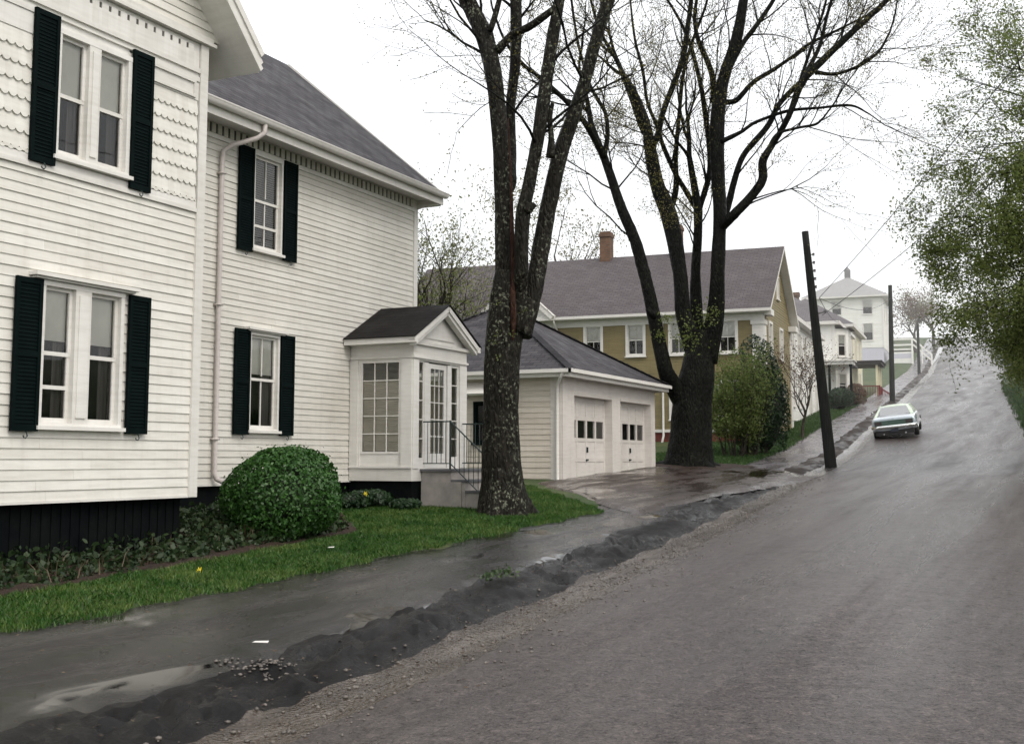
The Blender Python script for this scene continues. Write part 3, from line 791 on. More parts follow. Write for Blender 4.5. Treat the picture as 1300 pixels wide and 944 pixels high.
    for z0, z1 in ((.40, 2.10), (3.38, 5.11)):
        for a0, a1 in ((15.02, 15.40), (16.23, 16.60), (13.30, 13.72), (12.05, 12.42)): shutter(H, FW, a0, a1, z0, z1, off)
    # downspout
    k = MB(); k.tube([(-11.63, 15.0, 5.38), (-11.63, 15.0, 5.22), (-11.72, 14.92, 5.12), (-12.0, 14.66, 4.98), (-12.11, 14.58, 4.88), (-12.12, 14.57, 4.7), (-12.12, 14.57, -.22), (-12.09, 14.59, -.30), (-12.0, 14.66, -.35)], .04, 10)
    for z in (4.5, 2.4, .3): k.box(-12.18, -12.07, 14.515, 14.625, z, z + .03)
    k.build('downspout', MT['spout'], H, off, smooth=True)
    # foundation: dark painted boards under the siding
    b = MB(); b.box(-12.0, -10.32, 8.12, 11.76, -2.2, -.451); b.box(-19.1, -12.3, 2.1, 20.68, -2.2, -.381); b.box(-12.3, -12.26, 2.1, 20.68, -2.2, -.385)
    a = 8.14
    while a < 11.7: FB.box(b, a, a + .07, -.12, -.105, -2.0, -.46); a += .14
    b.build('foundation', MT['found'], H, off)
    b = MB(); FB.box(b, 8.0, 11.9, -.1, .03, -.475, -.452); FW.box(b, 11.9, 20.79, -.1, .03, -.41, -.383); b.build('water_table', MT['trim'], H, off)
    ch = MB(); ch.box(-15.95, -15.45, 6.2, 6.8, 8.0, 10.0); ch.box(-16.0, -15.4, 6.15, 6.85, 9.8, 9.92); ch.build('chimney', MT['brick'], H, off, uv=True)
    # --- glazed porch
    X0, X1, Y0, Y1 = -12.2, -10.85, 18.4, 20.45
    P = MB()
    F1 = Face((0, Y0), (1, 0), (0, -1)); F2 = Face((X1, 0), (0, 1), (1, 0)); F3 = Face((0, Y1), (1, 0), (0, 1))
    for F, a, b in ((F1, X0 + .03, X1), (F3, X0 + .03, X1)):
        F.box(P, a, b, -.08, .0, 1.80, 2.14); F.box(P, a, -11.96, -.08, .0, -.16, 1.80); F.box(P, -11.10, b, -.08, .0, -.16, 1.80)
        F.box(P, -11.96, -11.10, -.08, -.02, -.16, .10)
        F.box(P, a, -12.0, 0, .025, -.12, 1.82); F.box(P, -11.07, b - .001, 0, .025, -.12, 1.82)
        F.box(P, a, b, 0, .04, -.155, -.12); F.box(P, a, b + .02, 0, .03, 1.83, 1.87)
        F.box(P, a, b, -.08, .012, -.385, -.158)
        F.box(P, a, b + .05, 0, .06, 2.08, 2.142)
    for a, b in ((Y0 + .001, 18.60), (20.17, Y1 - .001)): F2.box(P, a, b, -.1, .026, -.16, 1.80)
    for a, b in ((18.84, 18.97), (19.70, 19.84)): F2.box(P, a, b, -.06, .01, -.16, 1.78)
    F2.box(P, Y0 + .002, Y1 - .002, -.07, .02, 1.801, 2.078)
    F2.box(P, Y0 - .02, Y1 + .02, .02, .05, 1.835, 1.875)
    F2.box(P, Y0 - .06, Y1 + .06, -.05, .07, 2.081, 2.141)
    F2.box(P, Y0, Y1, -.08, .01, -.386, -.161)
    P.box(X0 + .04, X1 - .02, Y0 + .02, Y1 - .02, -.20, -.163)
    P.box(X0 + .04, X1 - .02, Y0 + .05, Y1 - .05, 2.10, 2.13)
    pk = (Y0 + Y1) / 2; pz = 2.86
    # pediment
    zs = 2.142
    P.poly((X1 - .02, Y0 - .1, zs), (X1 - .02, Y1 + .1, zs), (X1 - .02, pk, pz - .05))
    P.poly((X1 + .0, Y0 + .45, zs + .09), (X1 + .0, Y1 - .45, zs + .09), (X1 + .0, pk, pz - .22))
    for sg in (1, -1):
        e = pk + sg * 1.27
        P.beam((X1 + .13, pk, pz - .035), (X1 + .13, e, zs - .02), .12, .09); P.beam((X1 + .10, pk, pz - .115), (X1 + .10, e - sg * .06, zs - .075), .12, .07)
    for sg in (1, -1):
        e = pk + sg * 1.27
        P.box(X0 + .03, X1 + .2, min(e, e - sg * .10), max(e, e - sg * .10), zs - .055, zs + .05)
        P.box(X0 + .03, X1 + .06, min(e - sg * .101, e - sg * .26), max(e - sg * .101, e - sg * .26), zs + .001, zs + .03)
    po = P.build('porch', MT['trim'], H, off)
    r = MB()
    for sg in (1, -1):
        e = pk + sg * 1.30
        A = [(X0 + .03, pk, pz + .05), (X1 + .21, pk, pz + .05), (X1 + .21, e, zs + .065), (X0 + .03, e, zs + .065)]
        r.poly(*A); r.poly(A[1], A[2], (A[2][0], A[2][1], A[2][2] - .02), (A[1][0], A[1][1], A[1][2] - .02)); r.poly(A[2], A[3], (A[3][0], A[3][1], A[3][2] - .02), (A[2][0], A[2][1], A[2][2] - .02))
    r.build('roof', MT['roofdark'], po, off, uv=True)
    def glazed(F, a0, a1, z0, z1, cols, rows, nm, fr=.04, bar=.018, o=-.03):
        m = MB()
        F.box(m, a0, a0 + fr, o - .02, o + .022, z0, z1); F.box(m, a1 - fr, a1, o - .02, o + .022, z0, z1)
        F.box(m, a0 + fr, a1 - fr, o - .02, o + .022, z0, z0 + fr); F.box(m, a0 + fr, a1 - fr, o - .02, o + .022, z1 - fr, z1)
        for i in range(1, cols):
            a = a0 + fr + (a1 - a0 - 2 * fr) * i / cols; F.box(m, a - bar / 2, a + bar / 2, o - .012, o + .014, z0 + fr, z1 - fr)
        for i in range(1, rows):
            z = z0 + fr + (z1 - z0 - 2 * fr) * i / rows; F.box(m, a0 + fr, a1 - fr, o - .0125, o + .0145, z - bar / 2, z + bar / 2)
        g = m.build(nm, MT['trim'], po, off)
        return g, (F, a0 + fr, a1 - fr, z0 + fr, z1 - fr, o)
    panes = []
    for F in (F1, F3): panes.append(glazed(F, -11.96, -11.10, .10, 1.80, 3, 5, 'window'))
    panes.append(glazed(F2, 18.60, 18.84, .0, 1.80, 1, 5, 'sidelight', .03)); panes.append(glazed(F2, 19.84, 20.17, .0, 1.80, 1, 5, 'sidelight', .05))
    panes.append(glazed(F2, 18.99, 19.68, .02, 1.77, 3, 5, 'door', .09))
    dm = MB(); F2.box(dm, 18.99, 19.68, -.052, -.01, -.155, .02); F2.box(dm, 18.60, 18.84, -.05, -.01, -.16, .0); F2.box(dm, 19.84, 20.17, -.05, -.01, -.16, .0)
    dm.build('door_panel', MT['trim'], po, off)
    pm = MB()
    for g, (F, a0, a1, z0, z1, o) in panes: F.quad(pm, a0, a1, z0, z1, o)
    pm.build('pane', MT['porchglass'], po, off)
    for F in (F1, F3):
        hm = MB(); z = .16
        while z < 1.44:
            hm.poly(F.pt(-11.93, -.056, z), F.pt(-11.13, -.056, z), F.pt(-11.13, -.066, z + .036), F.pt(-11.93, -.066, z + .036)); z += .04
        hm.build('blind', MT['porchblind'], po, off)
    # steps
    S = MB(); C = MB()
    gy0, gy1 = 18.72, 20.25
    C.box(-10.83, -10.22, gy0, gy1, -1.3, -.215); C.box(-10.215, -9.93, gy0, gy1, -1.3, -.405); C.box(-9.925, -9.64, gy0, gy1, -1.3, -.595)
    C.box(-10.82, -10.0, gy0 - .03, gy0 - .002, -1.3, -.40)
    st = C.build('porch_steps', MT['concrete'], H, off)
    S.box(-10.84, -10.19, gy0 - .05, gy1 + .03, -.213, -.17); S.box(-10.218, -9.90, gy0 - .02, gy1 + .02, -.403, -.36); S.box(-9.928, -9.61, gy0 - .02, gy1 + .02, -.593, -.55)
    S.build('tread', MT['step'], st, off)
    b = MB(); b.box(-12.2, -10.87, 18.44, 20.4, -1.4, -.388); b.build('foundation', MT['found'], H, off)
    for yy in (gy0 + .0, gy1 - .02):
        K = MB(); rz_ = .0
        top0 = .68; 
        K.tube([(-10.80, yy, top0), (-10.24, yy, top0), (-9.58, yy, top0 - .58)], .014, 6)
        K.tube([(-10.80, yy, -.07), (-10.24, yy, -.07), (-9.58, yy, -.07 - .58)], .011, 6)
        K.tube([(-10.24, yy, -.18), (-10.24, yy, top0 + .02)], .019, 8); K.tube([(-9.58, yy, -.85), (-9.58, yy, top0 - .56)], .019, 8)
        for i in range(1, 6): K.tube([(-10.80 + .56 * i / 6, yy, -.07), (-10.80 + .56 * i / 6, yy, top0)], .007, 4)
        for i in range(1, 7):
            x = -10.24 + .66 * i / 7; dz = .58 * i / 7; K.tube([(x, yy, -.07 - dz), (x, yy, top0 - dz)], .007, 4)
        K.lathe([(.0, -.02), (.022, -.01), (.026, .012), (.0, .035)], (-9.58, yy, top0 - .54), n=8)
        K.build('railing', MT['iron'], H, off)
    return H
build_house()

# ------------------------------------------------------------------ garage
def build_garage():
    L = (-11.47, 30.1, -.5); off = L
    G = thing('hip_roof_garage', 'low cream two-door garage with grey hip roof behind the driveway', 'garage', L)
    X1, X0, Y0, Y1 = -11.47, -18.2, 26.66, 33.56
    F2 = Face((X1, 0), (0, 1), (1, 0)); F1 = Face((0, Y0), (1, 0), (0, -1)); F3 = Face((0, Y1), (1, 0), (0, 1)); F4 = Face((X0, 0), (0, 1), (-1, 0))
    D = [(27.37, 30.02), (30.66, 33.22)]
    w = MB(); clap(w, F1, X0, X1 - .0, -.60, 2.02, .135, [(-13.90, -13.10, .38, 1.45)]); clap(w, F3, X0, X1, -.60, 2.02, .135); clap(w, F4, Y0, Y1, -.6, 2.02, .27)
    w.build('wall', MT['cream'], G, off)
    t = MB()
    F2.box(t, Y0 - .02, D[0][0], -.3, .03, -.70, 2.02); F2.box(t, D[0][1], D[1][0], -.3, .03, -.58, 1.60); F2.box(t, D[1][1], Y1 + .02, -.3, .03, -.5, 2.02)
    F2.box(t, D[0][0], D[1][1], -.3, .02, 1.60, 2.02)
    F2.box(t, D[0][0] + .003, D[0][1] - .003, .02, .032, 1.60, 1.68); F2.box(t, D[1][0] + .003, D[1][1] - .003, .02, .032, 1.60, 1.68)
    F1.box(t, X1 - .2, X1 - .01, .0, .03, -.66, 2.02)
    t.build('trim_boards', MT['doorwhite'], G, off)
    e = MB()
    ov = .34
    e.box(X0 - ov, X1 + ov, Y0 - ov, Y1 + ov, 2.02, 2.05)
    for (a, b, c, d) in ((X0 - ov, X1 + ov, Y0 - ov - .02, Y0 - ov), (X0 - ov, X1 + ov, Y1 + ov, Y1 + ov + .02), (X1 + ov, X1 + ov + .02, Y0 - ov - .02, Y1 + ov + .02), (X0 - ov - .02, X0 - ov, Y0 - ov, Y1 + ov)):
        e.box(a, b, c, d, 2.0, 2.13)
    e.build('eave', MT['trim'], G, off)
    g = MB()
    for (a, b, c, d) in ((X0 - ov, X1 + ov + .10, Y0 - ov - .12, Y0 - ov - .022), (X1 + ov + .022, X1 + ov + .12, Y0 - ov - .12, Y1 + ov + .03)):
        g.box(a, b, c, d, 2.10, 2.19)
    go = g.build('gutter', MT['trim'], G, off)
    r = MB(); z0 = 2.17; zp = 4.32; q = ov + .06
    c = [(X1 + q, Y0 - q), (X1 + q, Y1 + q), (X0 - q, Y1 + q), (X0 - q, Y0 - q)]; ym = (Y0 + Y1) / 2; pa = (-14.7, ym, zp); pb = (-15.0, ym, zp)
    A = [(*p, z0) for p in c]
    r.poly(A[0], A[1], pa); r.poly(A[1], A[2], pb, pa); r.poly(A[2], A[3], pb); r.poly(A[3], A[0], pa, pb)
    for i in range(4): r.poly(A[i], A[(i + 1) % 4], (*c[(i + 1) % 4], z0 - .03), (*c[i], z0 - .03))
    ro = r.build('roof', MT['roofgrey'], G, off, uv=True)
    h = MB()
    for i, p in enumerate((pa, pa, pb, pb)):
        a = Vector(A[i]); b = Vector(p); n = 22
        for j in range(n): 
            s0 = a.lerp(b, j / n); s1 = a.lerp(b, (j + 1) / n + .01); h.beam(s0 + Vector((0, 0, .012)), s1 + Vector((0, 0, .03)), .2, .02)
    h.beam((pa[0], ym, zp + .01), (pb[0], ym, zp + .01), .2, .03)
    h.build('ridge_caps', MT['roofgrey'], ro, off)
    for i, (a0, a1) in enumerate(D):
        o0 = -.20; zb = -.62 + .10 * i; zt = 1.60
        m = MB(); F2.box(m, a0, a1, o0 - .04, o0, zb, .50); F2.box(m, a0, a1, o0 - .04, o0, 1.06, zt)
        n = 4; wz0, wz1 = .50, 1.06; bw = .10
        ww = (a1 - a0 - bw * (n + 1)) / n
        for k in range(n + 1): F2.box(m, a0 + k * (ww + bw), a0 + k * (ww + bw) + bw, o0 - .04, o0, wz0, wz1)
        for z, hh in ((zb, .12), (-.06, .10), (.46, .09), (1.0, .10), (zt - .12, .12)): F2.box(m, a0, a1, o0, o0 + .014, z, z + hh)
        for k in range(n + 1):
            a = a0 + k * (ww + bw)
            for z0_, z1_ in ((zb + .121, -.061), (.041, .459), (.551, .999), (1.101, zt - .121)): F2.box(m, a, a + bw, o0, o0 + .0135, z0_, z1_)
        dr = m.build('garage_door', MT['doorwhite'], G, off)
        pm = MB(); F2.quad(pm, a0 + .02, a1 - .02, wz0, wz1, o0 - .02); pm.build('pane', MT['glass'], dr, off)
        dk = MB(); F2.quad(dk, a0 + .02, a1 - .02, wz0 - .1, wz1 + .1, o0 - .30); dk.build('dark_interior', MT['dark'], dr, off)
        am = (a0 + a1) / 2; hd = MB(); F2.box(hd, am - .02, am + .02, o0 + .02, o0 + .06, .18, .32); hd.build('latch', MT['iron'], dr, off); hd = MB(); F2.box(hd, am - .06, am + .06, o0 + .022, o0 + .05, -.03, .01); hd.build('handle', MT['iron'], dr, off)
    k = MB(); k.tube([(X1 + .2, Y0 - .40, 2.12), (X1 + .12, Y0 - .36, 1.98), (X1 - .08, Y0 - .08, 1.84), (X1 - .10, Y0 - .065, 1.7), (X1 - .10, Y0 - .065, -.45), (X1 - .08, Y0 - .10, -.56), (X1 + .06, Y0 - .25, -.62)], .04, 8)
    k.build('downspout', MT['trim'], G, off, smooth=True)
    window(G, F1, [(-13.84, -13.16)], .44, 1.40, off, .06, shade=None, curtain=False, trim=MT['shutter'], vm=(1, 1))
    h = MB(); h.beam((-13.6, Y0 - .45, 1.62), (-13.6, Y0 - .02, 1.92), 1.15, .05); h.beam((-14.1, Y0 - .4, 1.6), (-14.1, Y0 - .02, 1.6), .05, .05); h.build('window_hood', MT['trim'], G, off)
    b = MB(); b.box(X0 + .05, X1 - .33, Y0 + .05, Y1 - .05, -1.3, -.601); b.box(X0 + .05, X1 - .02, Y0 + .02, Y0 + .2, -1.3, -.605); b.build('foundation', MT['concrete'], G, off)
build_garage()

# ------------------------------------------------------------------ the mustard house and the houses up the hill
RZ = R(4.2)
def gable_roof_local(par, x0, x1, y0, y1, ze, zr, along, mat, ov=.4, th=.18, trim=None):
    """gable roof; along='x' or 'y' is the ridge direction"""
    m = MB(); k = MB()
    if along == 'x':
        ym = (y0 + y1) / 2; half = (y1 - y0) / 2 + ov; sl = (zr - ze) / ((y1 - y0) / 2)
        for sg in (1, -1):
            A = [(x0 - ov, ym, zr), (x1 + ov, ym, zr), (x1 + ov, ym + sg * half, zr - sl * half), (x0 - ov, ym + sg * half, zr - sl * half)]
            m.poly(*[(p[0], p[1], p[2] + th) for p in A]); k.poly(*A)
            for i, j in ((1, 2), (3, 0), (2, 3)): k.poly(A[i], A[j], (A[j][0], A[j][1], A[j][2] + th - .01), (A[i][0], A[i][1], A[i][2] + th - .01))
    else:
        xm = (x0 + x1) / 2; half = (x1 - x0) / 2 + ov; sl = (zr - ze) / ((x1 - x0) / 2)
        for sg in (1, -1):
            A = [(xm, y0 - ov, zr), (xm, y1 + ov, zr), (xm + sg * half, y1 + ov, zr - sl * half), (xm + sg * half, y0 - ov, zr - sl * half)]
            m.poly(*[(p[0], p[1], p[2] + th) for p in A]); k.poly(*A)
            for i, j in ((1, 2), (3, 0), (2, 3)): k.poly(A[i], A[j], (A[j][0], A[j][1], A[j][2] + th - .01), (A[i][0], A[i][1], A[i][2] + th - .01))
    m.build('roof', mat, par, uv=True); k.build('eave', trim or MT['trim'], par)

def build_mustard():
    b = .3   # world height of the local zero
    Hh = thing('mustard_house', 'long mustard yellow clapboard house with white corner pilasters and two brick chimneys', 'house', (-11.8, 48.7, b), RZ)
    z = lambda w: w - b
    FF = Face((0, 0), (1, 0), (0, -1)); FG = Face((0, 0), (0, 1), (1, 0))
    LX, LY = -17.0, 7.7
    fo = []; xs = [-7.42, -5.5, -3.6, -1.5]
    for x in xs: fo += [(x - .34, x + .34, z(4.50), z(5.80)), (x - .34, x + .34, z(1.75), z(3.2))]
    go = [(y - .36, y + .36, z(4.5), z(5.8)) for y in (1.7, 4.6)] + [(y - .36, y + .36, z(1.75), z(3.2)) for y in (1.7, 4.6)]
    w = MB(); clap(w, FF, LX, 0, z(1.15), z(5.95), .12, fo); clap(w, FG, 0, LY, z(1.15), z(5.95), .12, go)
    clap(w, FG, 0, LY, z(5.95), z(9.3), .12, [(LY / 2 - .3, LY / 2 + .3, z(7.1), z(8.2))], top=lambda q: (0, LY) if q < z(6.3) else (LY / 2 - (z(9.35) - q) / (3.05) * LY / 2, LY / 2 + (z(9.35) - q) / 3.05 * LY / 2))
    clap(w, Face((LX, 0), (0, 1), (-1, 0)), 0, LY, z(1.15), z(5.95), .24); clap(w, Face((0, LY), (1, 0), (0, 1)), LX, 0, z(1.15), z(5.95), .24)
    w.build('wall', MT['mustard'], Hh)
    t = MB()
    FF.box(t, -.46, .03, 0, .06, z(1.15), z(5.80)); FG.box(t, 0, .46, .0, .055, z(1.15), z(5.80)); FF.box(t, -.52, .07, 0, .10, z(5.62), z(5.80)); FG.box(t, -.05, .5, 0, .10, z(5.62), z(5.80))
    FG.box(t, LY - .46, LY + .03, 0, .055, z(1.15), z(5.95))
    FF.box(t, LX, .06, -.01, .05, z(5.81), z(6.22))
    FG.box(t, -.05, .7, 0, .35, z(6.0), z(6.25)); FG.box(t, LY - .7, LY + .3, 0, .35, z(6.0), z(6.25))
    FF.box(t, LX, .04, -.01, .05, z(1.15), z(1.27)); FG.box(t, -.04, LY, -.01, .05, z(1.15), z(1.27))
    t.build('trim_boards', MT['trim'], Hh)
    f = MB(); f.box(LX, -.03, .03, LY - .03, z(-.4), z(1.149)); f.build('foundation', MT['redbrick'], Hh, uv=True)
    gable_roof_local(Hh, LX, 0, 0, LY, z(6.38), z(9.35), 'x', MT['roofyellow'], .38)
    g = MB(); g.box(LX, .4, -.54, -.42, z(6.12), z(6.24)); g.build('gutter', MT['trim'], Hh)
    # small cross gable with white rakes
    c = MB(); r = MB(); xm, hw, zp, ze = -10.95, 1.7, z(7.85), z(6.3)
    c.poly((xm - hw, -.36, ze), (xm + hw, -.36, ze), (xm, -.36, zp))
    for sg in (1, -1):
        c.beam((xm, -.55, zp + .05), (xm + sg * (hw + .15), -.55, ze - .08), .3, .22)
        r.poly((xm, -.72, zp + .18), (xm, 2.4, zp + .18), (xm + sg * (hw + .2), -.05, ze - .02), (xm + sg * (hw + .2), -.72, ze - .02))
    c.box(xm - hw, xm + hw + .1, -.6, -.37, ze - .2, ze - .03)
    cg = c.build('cross_gable', MT['trim'], Hh); r.build('roof', MT['roofyellow'], cg, uv=True)
    for i, x in enumerate(xs):
        window(Hh, FF, [(x - .34, x + .34)], z(4.5), z(5.8), (0, 0, 0), .11, shade=.45, vm=(1, 1), proud=.06); window(Hh, FF, [(x - .34, x + .34)], z(1.75), z(3.2), (0, 0, 0), .11, shade=.3, vm=(1, 1), proud=.06)
    for y in (1.7, 4.6):
        window(Hh, FG, [(y - .36, y + .36)], z(4.5), z(5.8), (0, 0, 0), .11, shade=.35, vm=(1, 1), proud=.06); window(Hh, FG, [(y - .36, y + .36)], z(1.75), z(3.2), (0, 0, 0), .11, shade=.35, vm=(1, 1), proud=.06)
    window(Hh, FG, [(LY / 2 - .24, LY / 2 + .24)], z(7.18), z(8.1), (0, 0, 0), .09, vm=(0, 0), proud=.06)
    for x, zt in ((-7.95, 10.75), (-4.55, 10.85)):
        m = MB(); m.box(x - .25, x + .25, LY / 2 - .3, LY / 2 + .3, z(8.6), z(zt - .26)); m.box(x - .29, x + .29, LY / 2 - .35, LY / 2 + .35, z(zt - .259), z(zt - .1)); m.box(x - .25, x + .25, LY / 2 - .3, LY / 2 + .3, z(zt - .099), z(zt))
        m.build('chimney', MT['brick'], Hh, uv=True)
    for x in (-9.1, -4.3):
        k = MB(); k.tube([(x, -.48, z(6.14)), (x, -.45, z(6.0)), (x, -.08, z(5.75)), (x, -.08, z(1.0)), (x - .05, -.3, z(.55))], .05, 8); k.build('downspout', MT['trim'], Hh, smooth=True)
build_mustard()

def simple_house(name, label, loc, W, Lh, ze, zr, ridge, wall, roof, wins_s, wins_n, bz=0., chim=None, found=None, hip=False, ov=.35):
    """house in street coordinates: x=0 is the street wall, y=0 the wall facing down the hill"""
    Hh = thing(name, label, 'house', loc, RZ)
    FS = Face((0, 0), (0, 1), (1, 0)); FN = Face((0, 0), (1, 0), (0, -1))
    w = MB()
    so = [(a - hw, a + hw, z0, z1) for a, hw, z0, z1 in wins_s]; no = [(a - hw, a + hw, z0, z1) for a, hw, z0, z1 in wins_n]
    clap(w, FS, 0, Lh, bz, ze, .16, so); clap(w, FN, -W, 0, bz, ze, .16, no)
    clap(w, Face((-W, 0), (0, 1), (-1, 0)), 0, Lh, bz, ze, .32); clap(w, Face((0, Lh), (1, 0), (0, 1)), -W, 0, bz, ze, .32)
    if not hip:
        if ridge == 'y':
            clap(w, FN, -W, 0, ze, zr, .16, (), top=lambda q: (-W / 2 - (zr - q) / (zr - ze) * W / 2, -W / 2 + (zr - q) / (zr - ze) * W / 2))
            clap(w, Face((0, Lh), (1, 0), (0, 1)), -W, 0, ze, zr, .32, (), top=lambda q: (-W / 2 - (zr - q) / (zr - ze) * W / 2, -W / 2 + (zr - q) / (zr - ze) * W / 2))
        else:
            clap(w, FS, 0, Lh, ze, zr, .16, (), top=lambda q: (Lh / 2 - (zr - q) / (zr - ze) * Lh / 2, Lh / 2 + (zr - q) / (zr - ze) * Lh / 2))
    w.build('wall', wall, Hh)
    t = MB()
    FS.box(t, -.03, .16, 0, .04, bz, ze); FS.box(t, Lh - .16, Lh + .03, 0, .04, bz, ze); FN.box(t, -.16, .0, 0, .04, bz, ze); FN.box(t, -W - .03, -W + .16, 0, .04, bz, ze)
    FS.box(t, .161, Lh - .161, 0, .035, ze - .3, ze - .002); FN.box(t, -W + .161, -.161, 0, .035, ze - .3, ze - .002)
    t.build('trim_boards', MT['trim'], Hh)
    f = MB(); f.box(-W + .03, -.03, .03, Lh - .03, bz - 3, bz - .001); f.build('foundation', found or MT['concrete'], Hh)
    if hip:
        r = MB(); e = MB(); q = ov; c = [(q, -q), (q, Lh + q), (-W - q, Lh + q), (-W - q, -q)]
        d = min(W, Lh) / 2; pa = (-W / 2, Lh / 2 - (Lh - 2 * d) / 2 * (Lh > W) - .1, zr); pb = (-W / 2, Lh / 2 + (Lh - 2 * d) / 2 * (Lh > W) + .1, zr)
        A = [(*p, ze + .1) for p in c]
        r.poly(A[0], A[1], pb, pa); r.poly(A[1], A[2], pb); r.poly(A[2], A[3], pa, pb); r.poly(A[3], A[0], pa)
        r.build('roof', roof, Hh, uv=True)
        e.box(-W - q, q, -q, Lh + q, ze - .12, ze + .09); e.build('eave', MT['trim'] if hip != 'dark' else MT['cream'], Hh)
    else:
        ov_ = ov
        if ridge == 'y': gable_roof_local(Hh, -W, 0, 0, Lh, ze, zr, 'y', roof, ov_)
        else: gable_roof_local(Hh, -W, 0, 0, Lh, ze, zr, 'x', roof, ov_)
    for F, lst in ((FS, wins_s), (FN, wins_n)):
        for a, hw, z0, z1 in lst: window(Hh, F, [(a - hw, a + hw)], z0, z1, (0, 0, 0), .1, shade=random.choice([.3, .45, .5]), vm=(0, 0), proud=.06, trim=MT['trim'])
    if chim:
        for (x, y, zt) in chim:
            m = MB(); m.box(x - .3, x + .3, y - .3, y + .3, ze, zt - .3); m.box(x - .36, x + .36, y - .36, y + .36, zt - .299, zt); m.build('chimney', MT['brick'], Hh, uv=True)
    return Hh, FS, FN

# first white house above the mustard one
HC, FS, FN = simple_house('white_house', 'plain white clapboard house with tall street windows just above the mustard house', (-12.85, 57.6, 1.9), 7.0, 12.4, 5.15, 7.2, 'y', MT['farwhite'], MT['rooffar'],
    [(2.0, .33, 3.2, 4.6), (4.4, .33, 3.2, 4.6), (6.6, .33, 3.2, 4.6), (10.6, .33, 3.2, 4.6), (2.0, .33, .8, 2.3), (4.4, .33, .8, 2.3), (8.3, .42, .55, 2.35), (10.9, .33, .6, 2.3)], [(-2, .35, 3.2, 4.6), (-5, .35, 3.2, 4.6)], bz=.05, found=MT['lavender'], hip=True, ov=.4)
m = MB(); m.box(.04, 1.0, 5.0, 6.6, -.6, .0); m.box(1.0, 1.4, 5.0, 6.6, -.6, -.2); m.build('entry_step', MT['redbrick'], HC, uv=True)
# second white house with a two-storey bay and porch
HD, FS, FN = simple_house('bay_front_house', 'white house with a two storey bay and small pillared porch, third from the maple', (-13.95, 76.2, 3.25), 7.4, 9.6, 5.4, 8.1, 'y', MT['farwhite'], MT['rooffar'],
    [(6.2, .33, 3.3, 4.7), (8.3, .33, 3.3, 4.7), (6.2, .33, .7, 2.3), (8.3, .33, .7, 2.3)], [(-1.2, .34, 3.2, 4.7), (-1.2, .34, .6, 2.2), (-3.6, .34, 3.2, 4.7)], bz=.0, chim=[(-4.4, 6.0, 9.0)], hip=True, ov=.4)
by = MB(); bw_ = []
pts = [(0, .5), (.75, 1.1), (.75, 2.9), (0, 3.5)]
for (p, q) in zip(pts[:-1], pts[1:]):
    d = Vector((q[0] - p[0], q[1] - p[1])); Ls = d.length; d.normalize(); F = Face(p, (d.x, d.y), (d.y, -d.x))
    bw_.append((F, Ls))
    o = [(Ls / 2 - .28, Ls / 2 + .28, z0, z1) for z0, z1 in ((3.3, 4.7), (.7, 2.2))]
    clap(by, F, 0, Ls, 0, 5.1, .16, o)
by.poly(*[(x, y, 5.1) for x, y in pts]); bo = by.build('bay', MT['farwhite'], HD)
for F, Ls in bw_:
    for z0, z1 in ((3.3, 4.7), (.7, 2.2)): window(HD, F, [(Ls / 2 - .26, Ls / 2 + .26)], z0 + .02, z1 - .02, (0, 0, 0), .08, shade=.4, proud=.04, simple=True, depth=.2)
m = MB(); m.poly(*[(x * 1.2 + (.12 if x > 0 else 0), y + (.18 if y > 2 else -.18), 5.12) for x, y in pts], )
m.box(0, 1.05, .3, 3.7, 2.72, 2.86); m.build('bay_roof', MT['rooffar'], HD)
pr = MB(); pr.box(-1.9, 1.25, -1.5, .0 - .04, 2.62, 2.82); pr.box(-2.0, 1.35, -1.6, -.041, 2.821, 2.90); po = pr.build('porch_roof', MT['trim'], HD)
m = MB(); m.box(-1.9, 1.25, -1.5, -.05, -1.2, .06); m.build('porch_floor', MT['step'], HD)
for x in (-1.7, -.2, 1.1):
    m = MB(); m.lathe([(.11, .06), (.11, .2), (.075, .24), (.085, 1.3), (.07, 2.45), (.11, 2.5), (.11, 2.62)], (x, -1.35, 0), n=10); m.build('porch_post', MT['shutter'], HD)
# cream house with the red porch
HR, FS, FN = simple_house('cream_house', 'pale yellow house with red porch steps and grey roof up the hill', (-15.0, 87.8, 4.4), 7.0, 9.5, 5.3, 7.9, 'y', MT['farcream'], MT['rooffar'],
    [(1.5, .33, 3.2, 4.6), (4.5, .33, 3.2, 4.6), (7.5, .33, 3.2, 4.6), (7.5, .33, .7, 2.2)], [(-1.4, .34, 3.2, 4.7), (-1.4, .34, .6, 2.2), (-4.2, .34, 3.2, 4.7)], bz=.0, chim=[(-4.5, 5.0, 8.6)], hip=True, ov=.4)
m = MB(); m.box(.05, 1.9, 1.5, 5.5, -1.6, .05); fl = m.build('porch_floor', MT['redpaint'], HR)
m = MB(); m.box(.05, 2.05, 1.3, 5.7, 2.56, 2.74); m.box(.05, 2.15, 1.2, 5.8, 2.741, 2.82); m.build('porch_roof', MT['rooffar'], HR)
for y in (1.7, 3.5, 5.3):
    m = MB(); m.box(1.65, 1.8, y - .075, y + .075, .05, 2.5); m.build('porch_post', MT['farcream'], HR)
m = MB()
for i in range(6): m.box(1.9 + i * .3, 2.2 + i * .3, 1.7, 3.3, -2.2, -.12 - i * .19)
m.build('porch_steps', MT['redpaint'], HR)
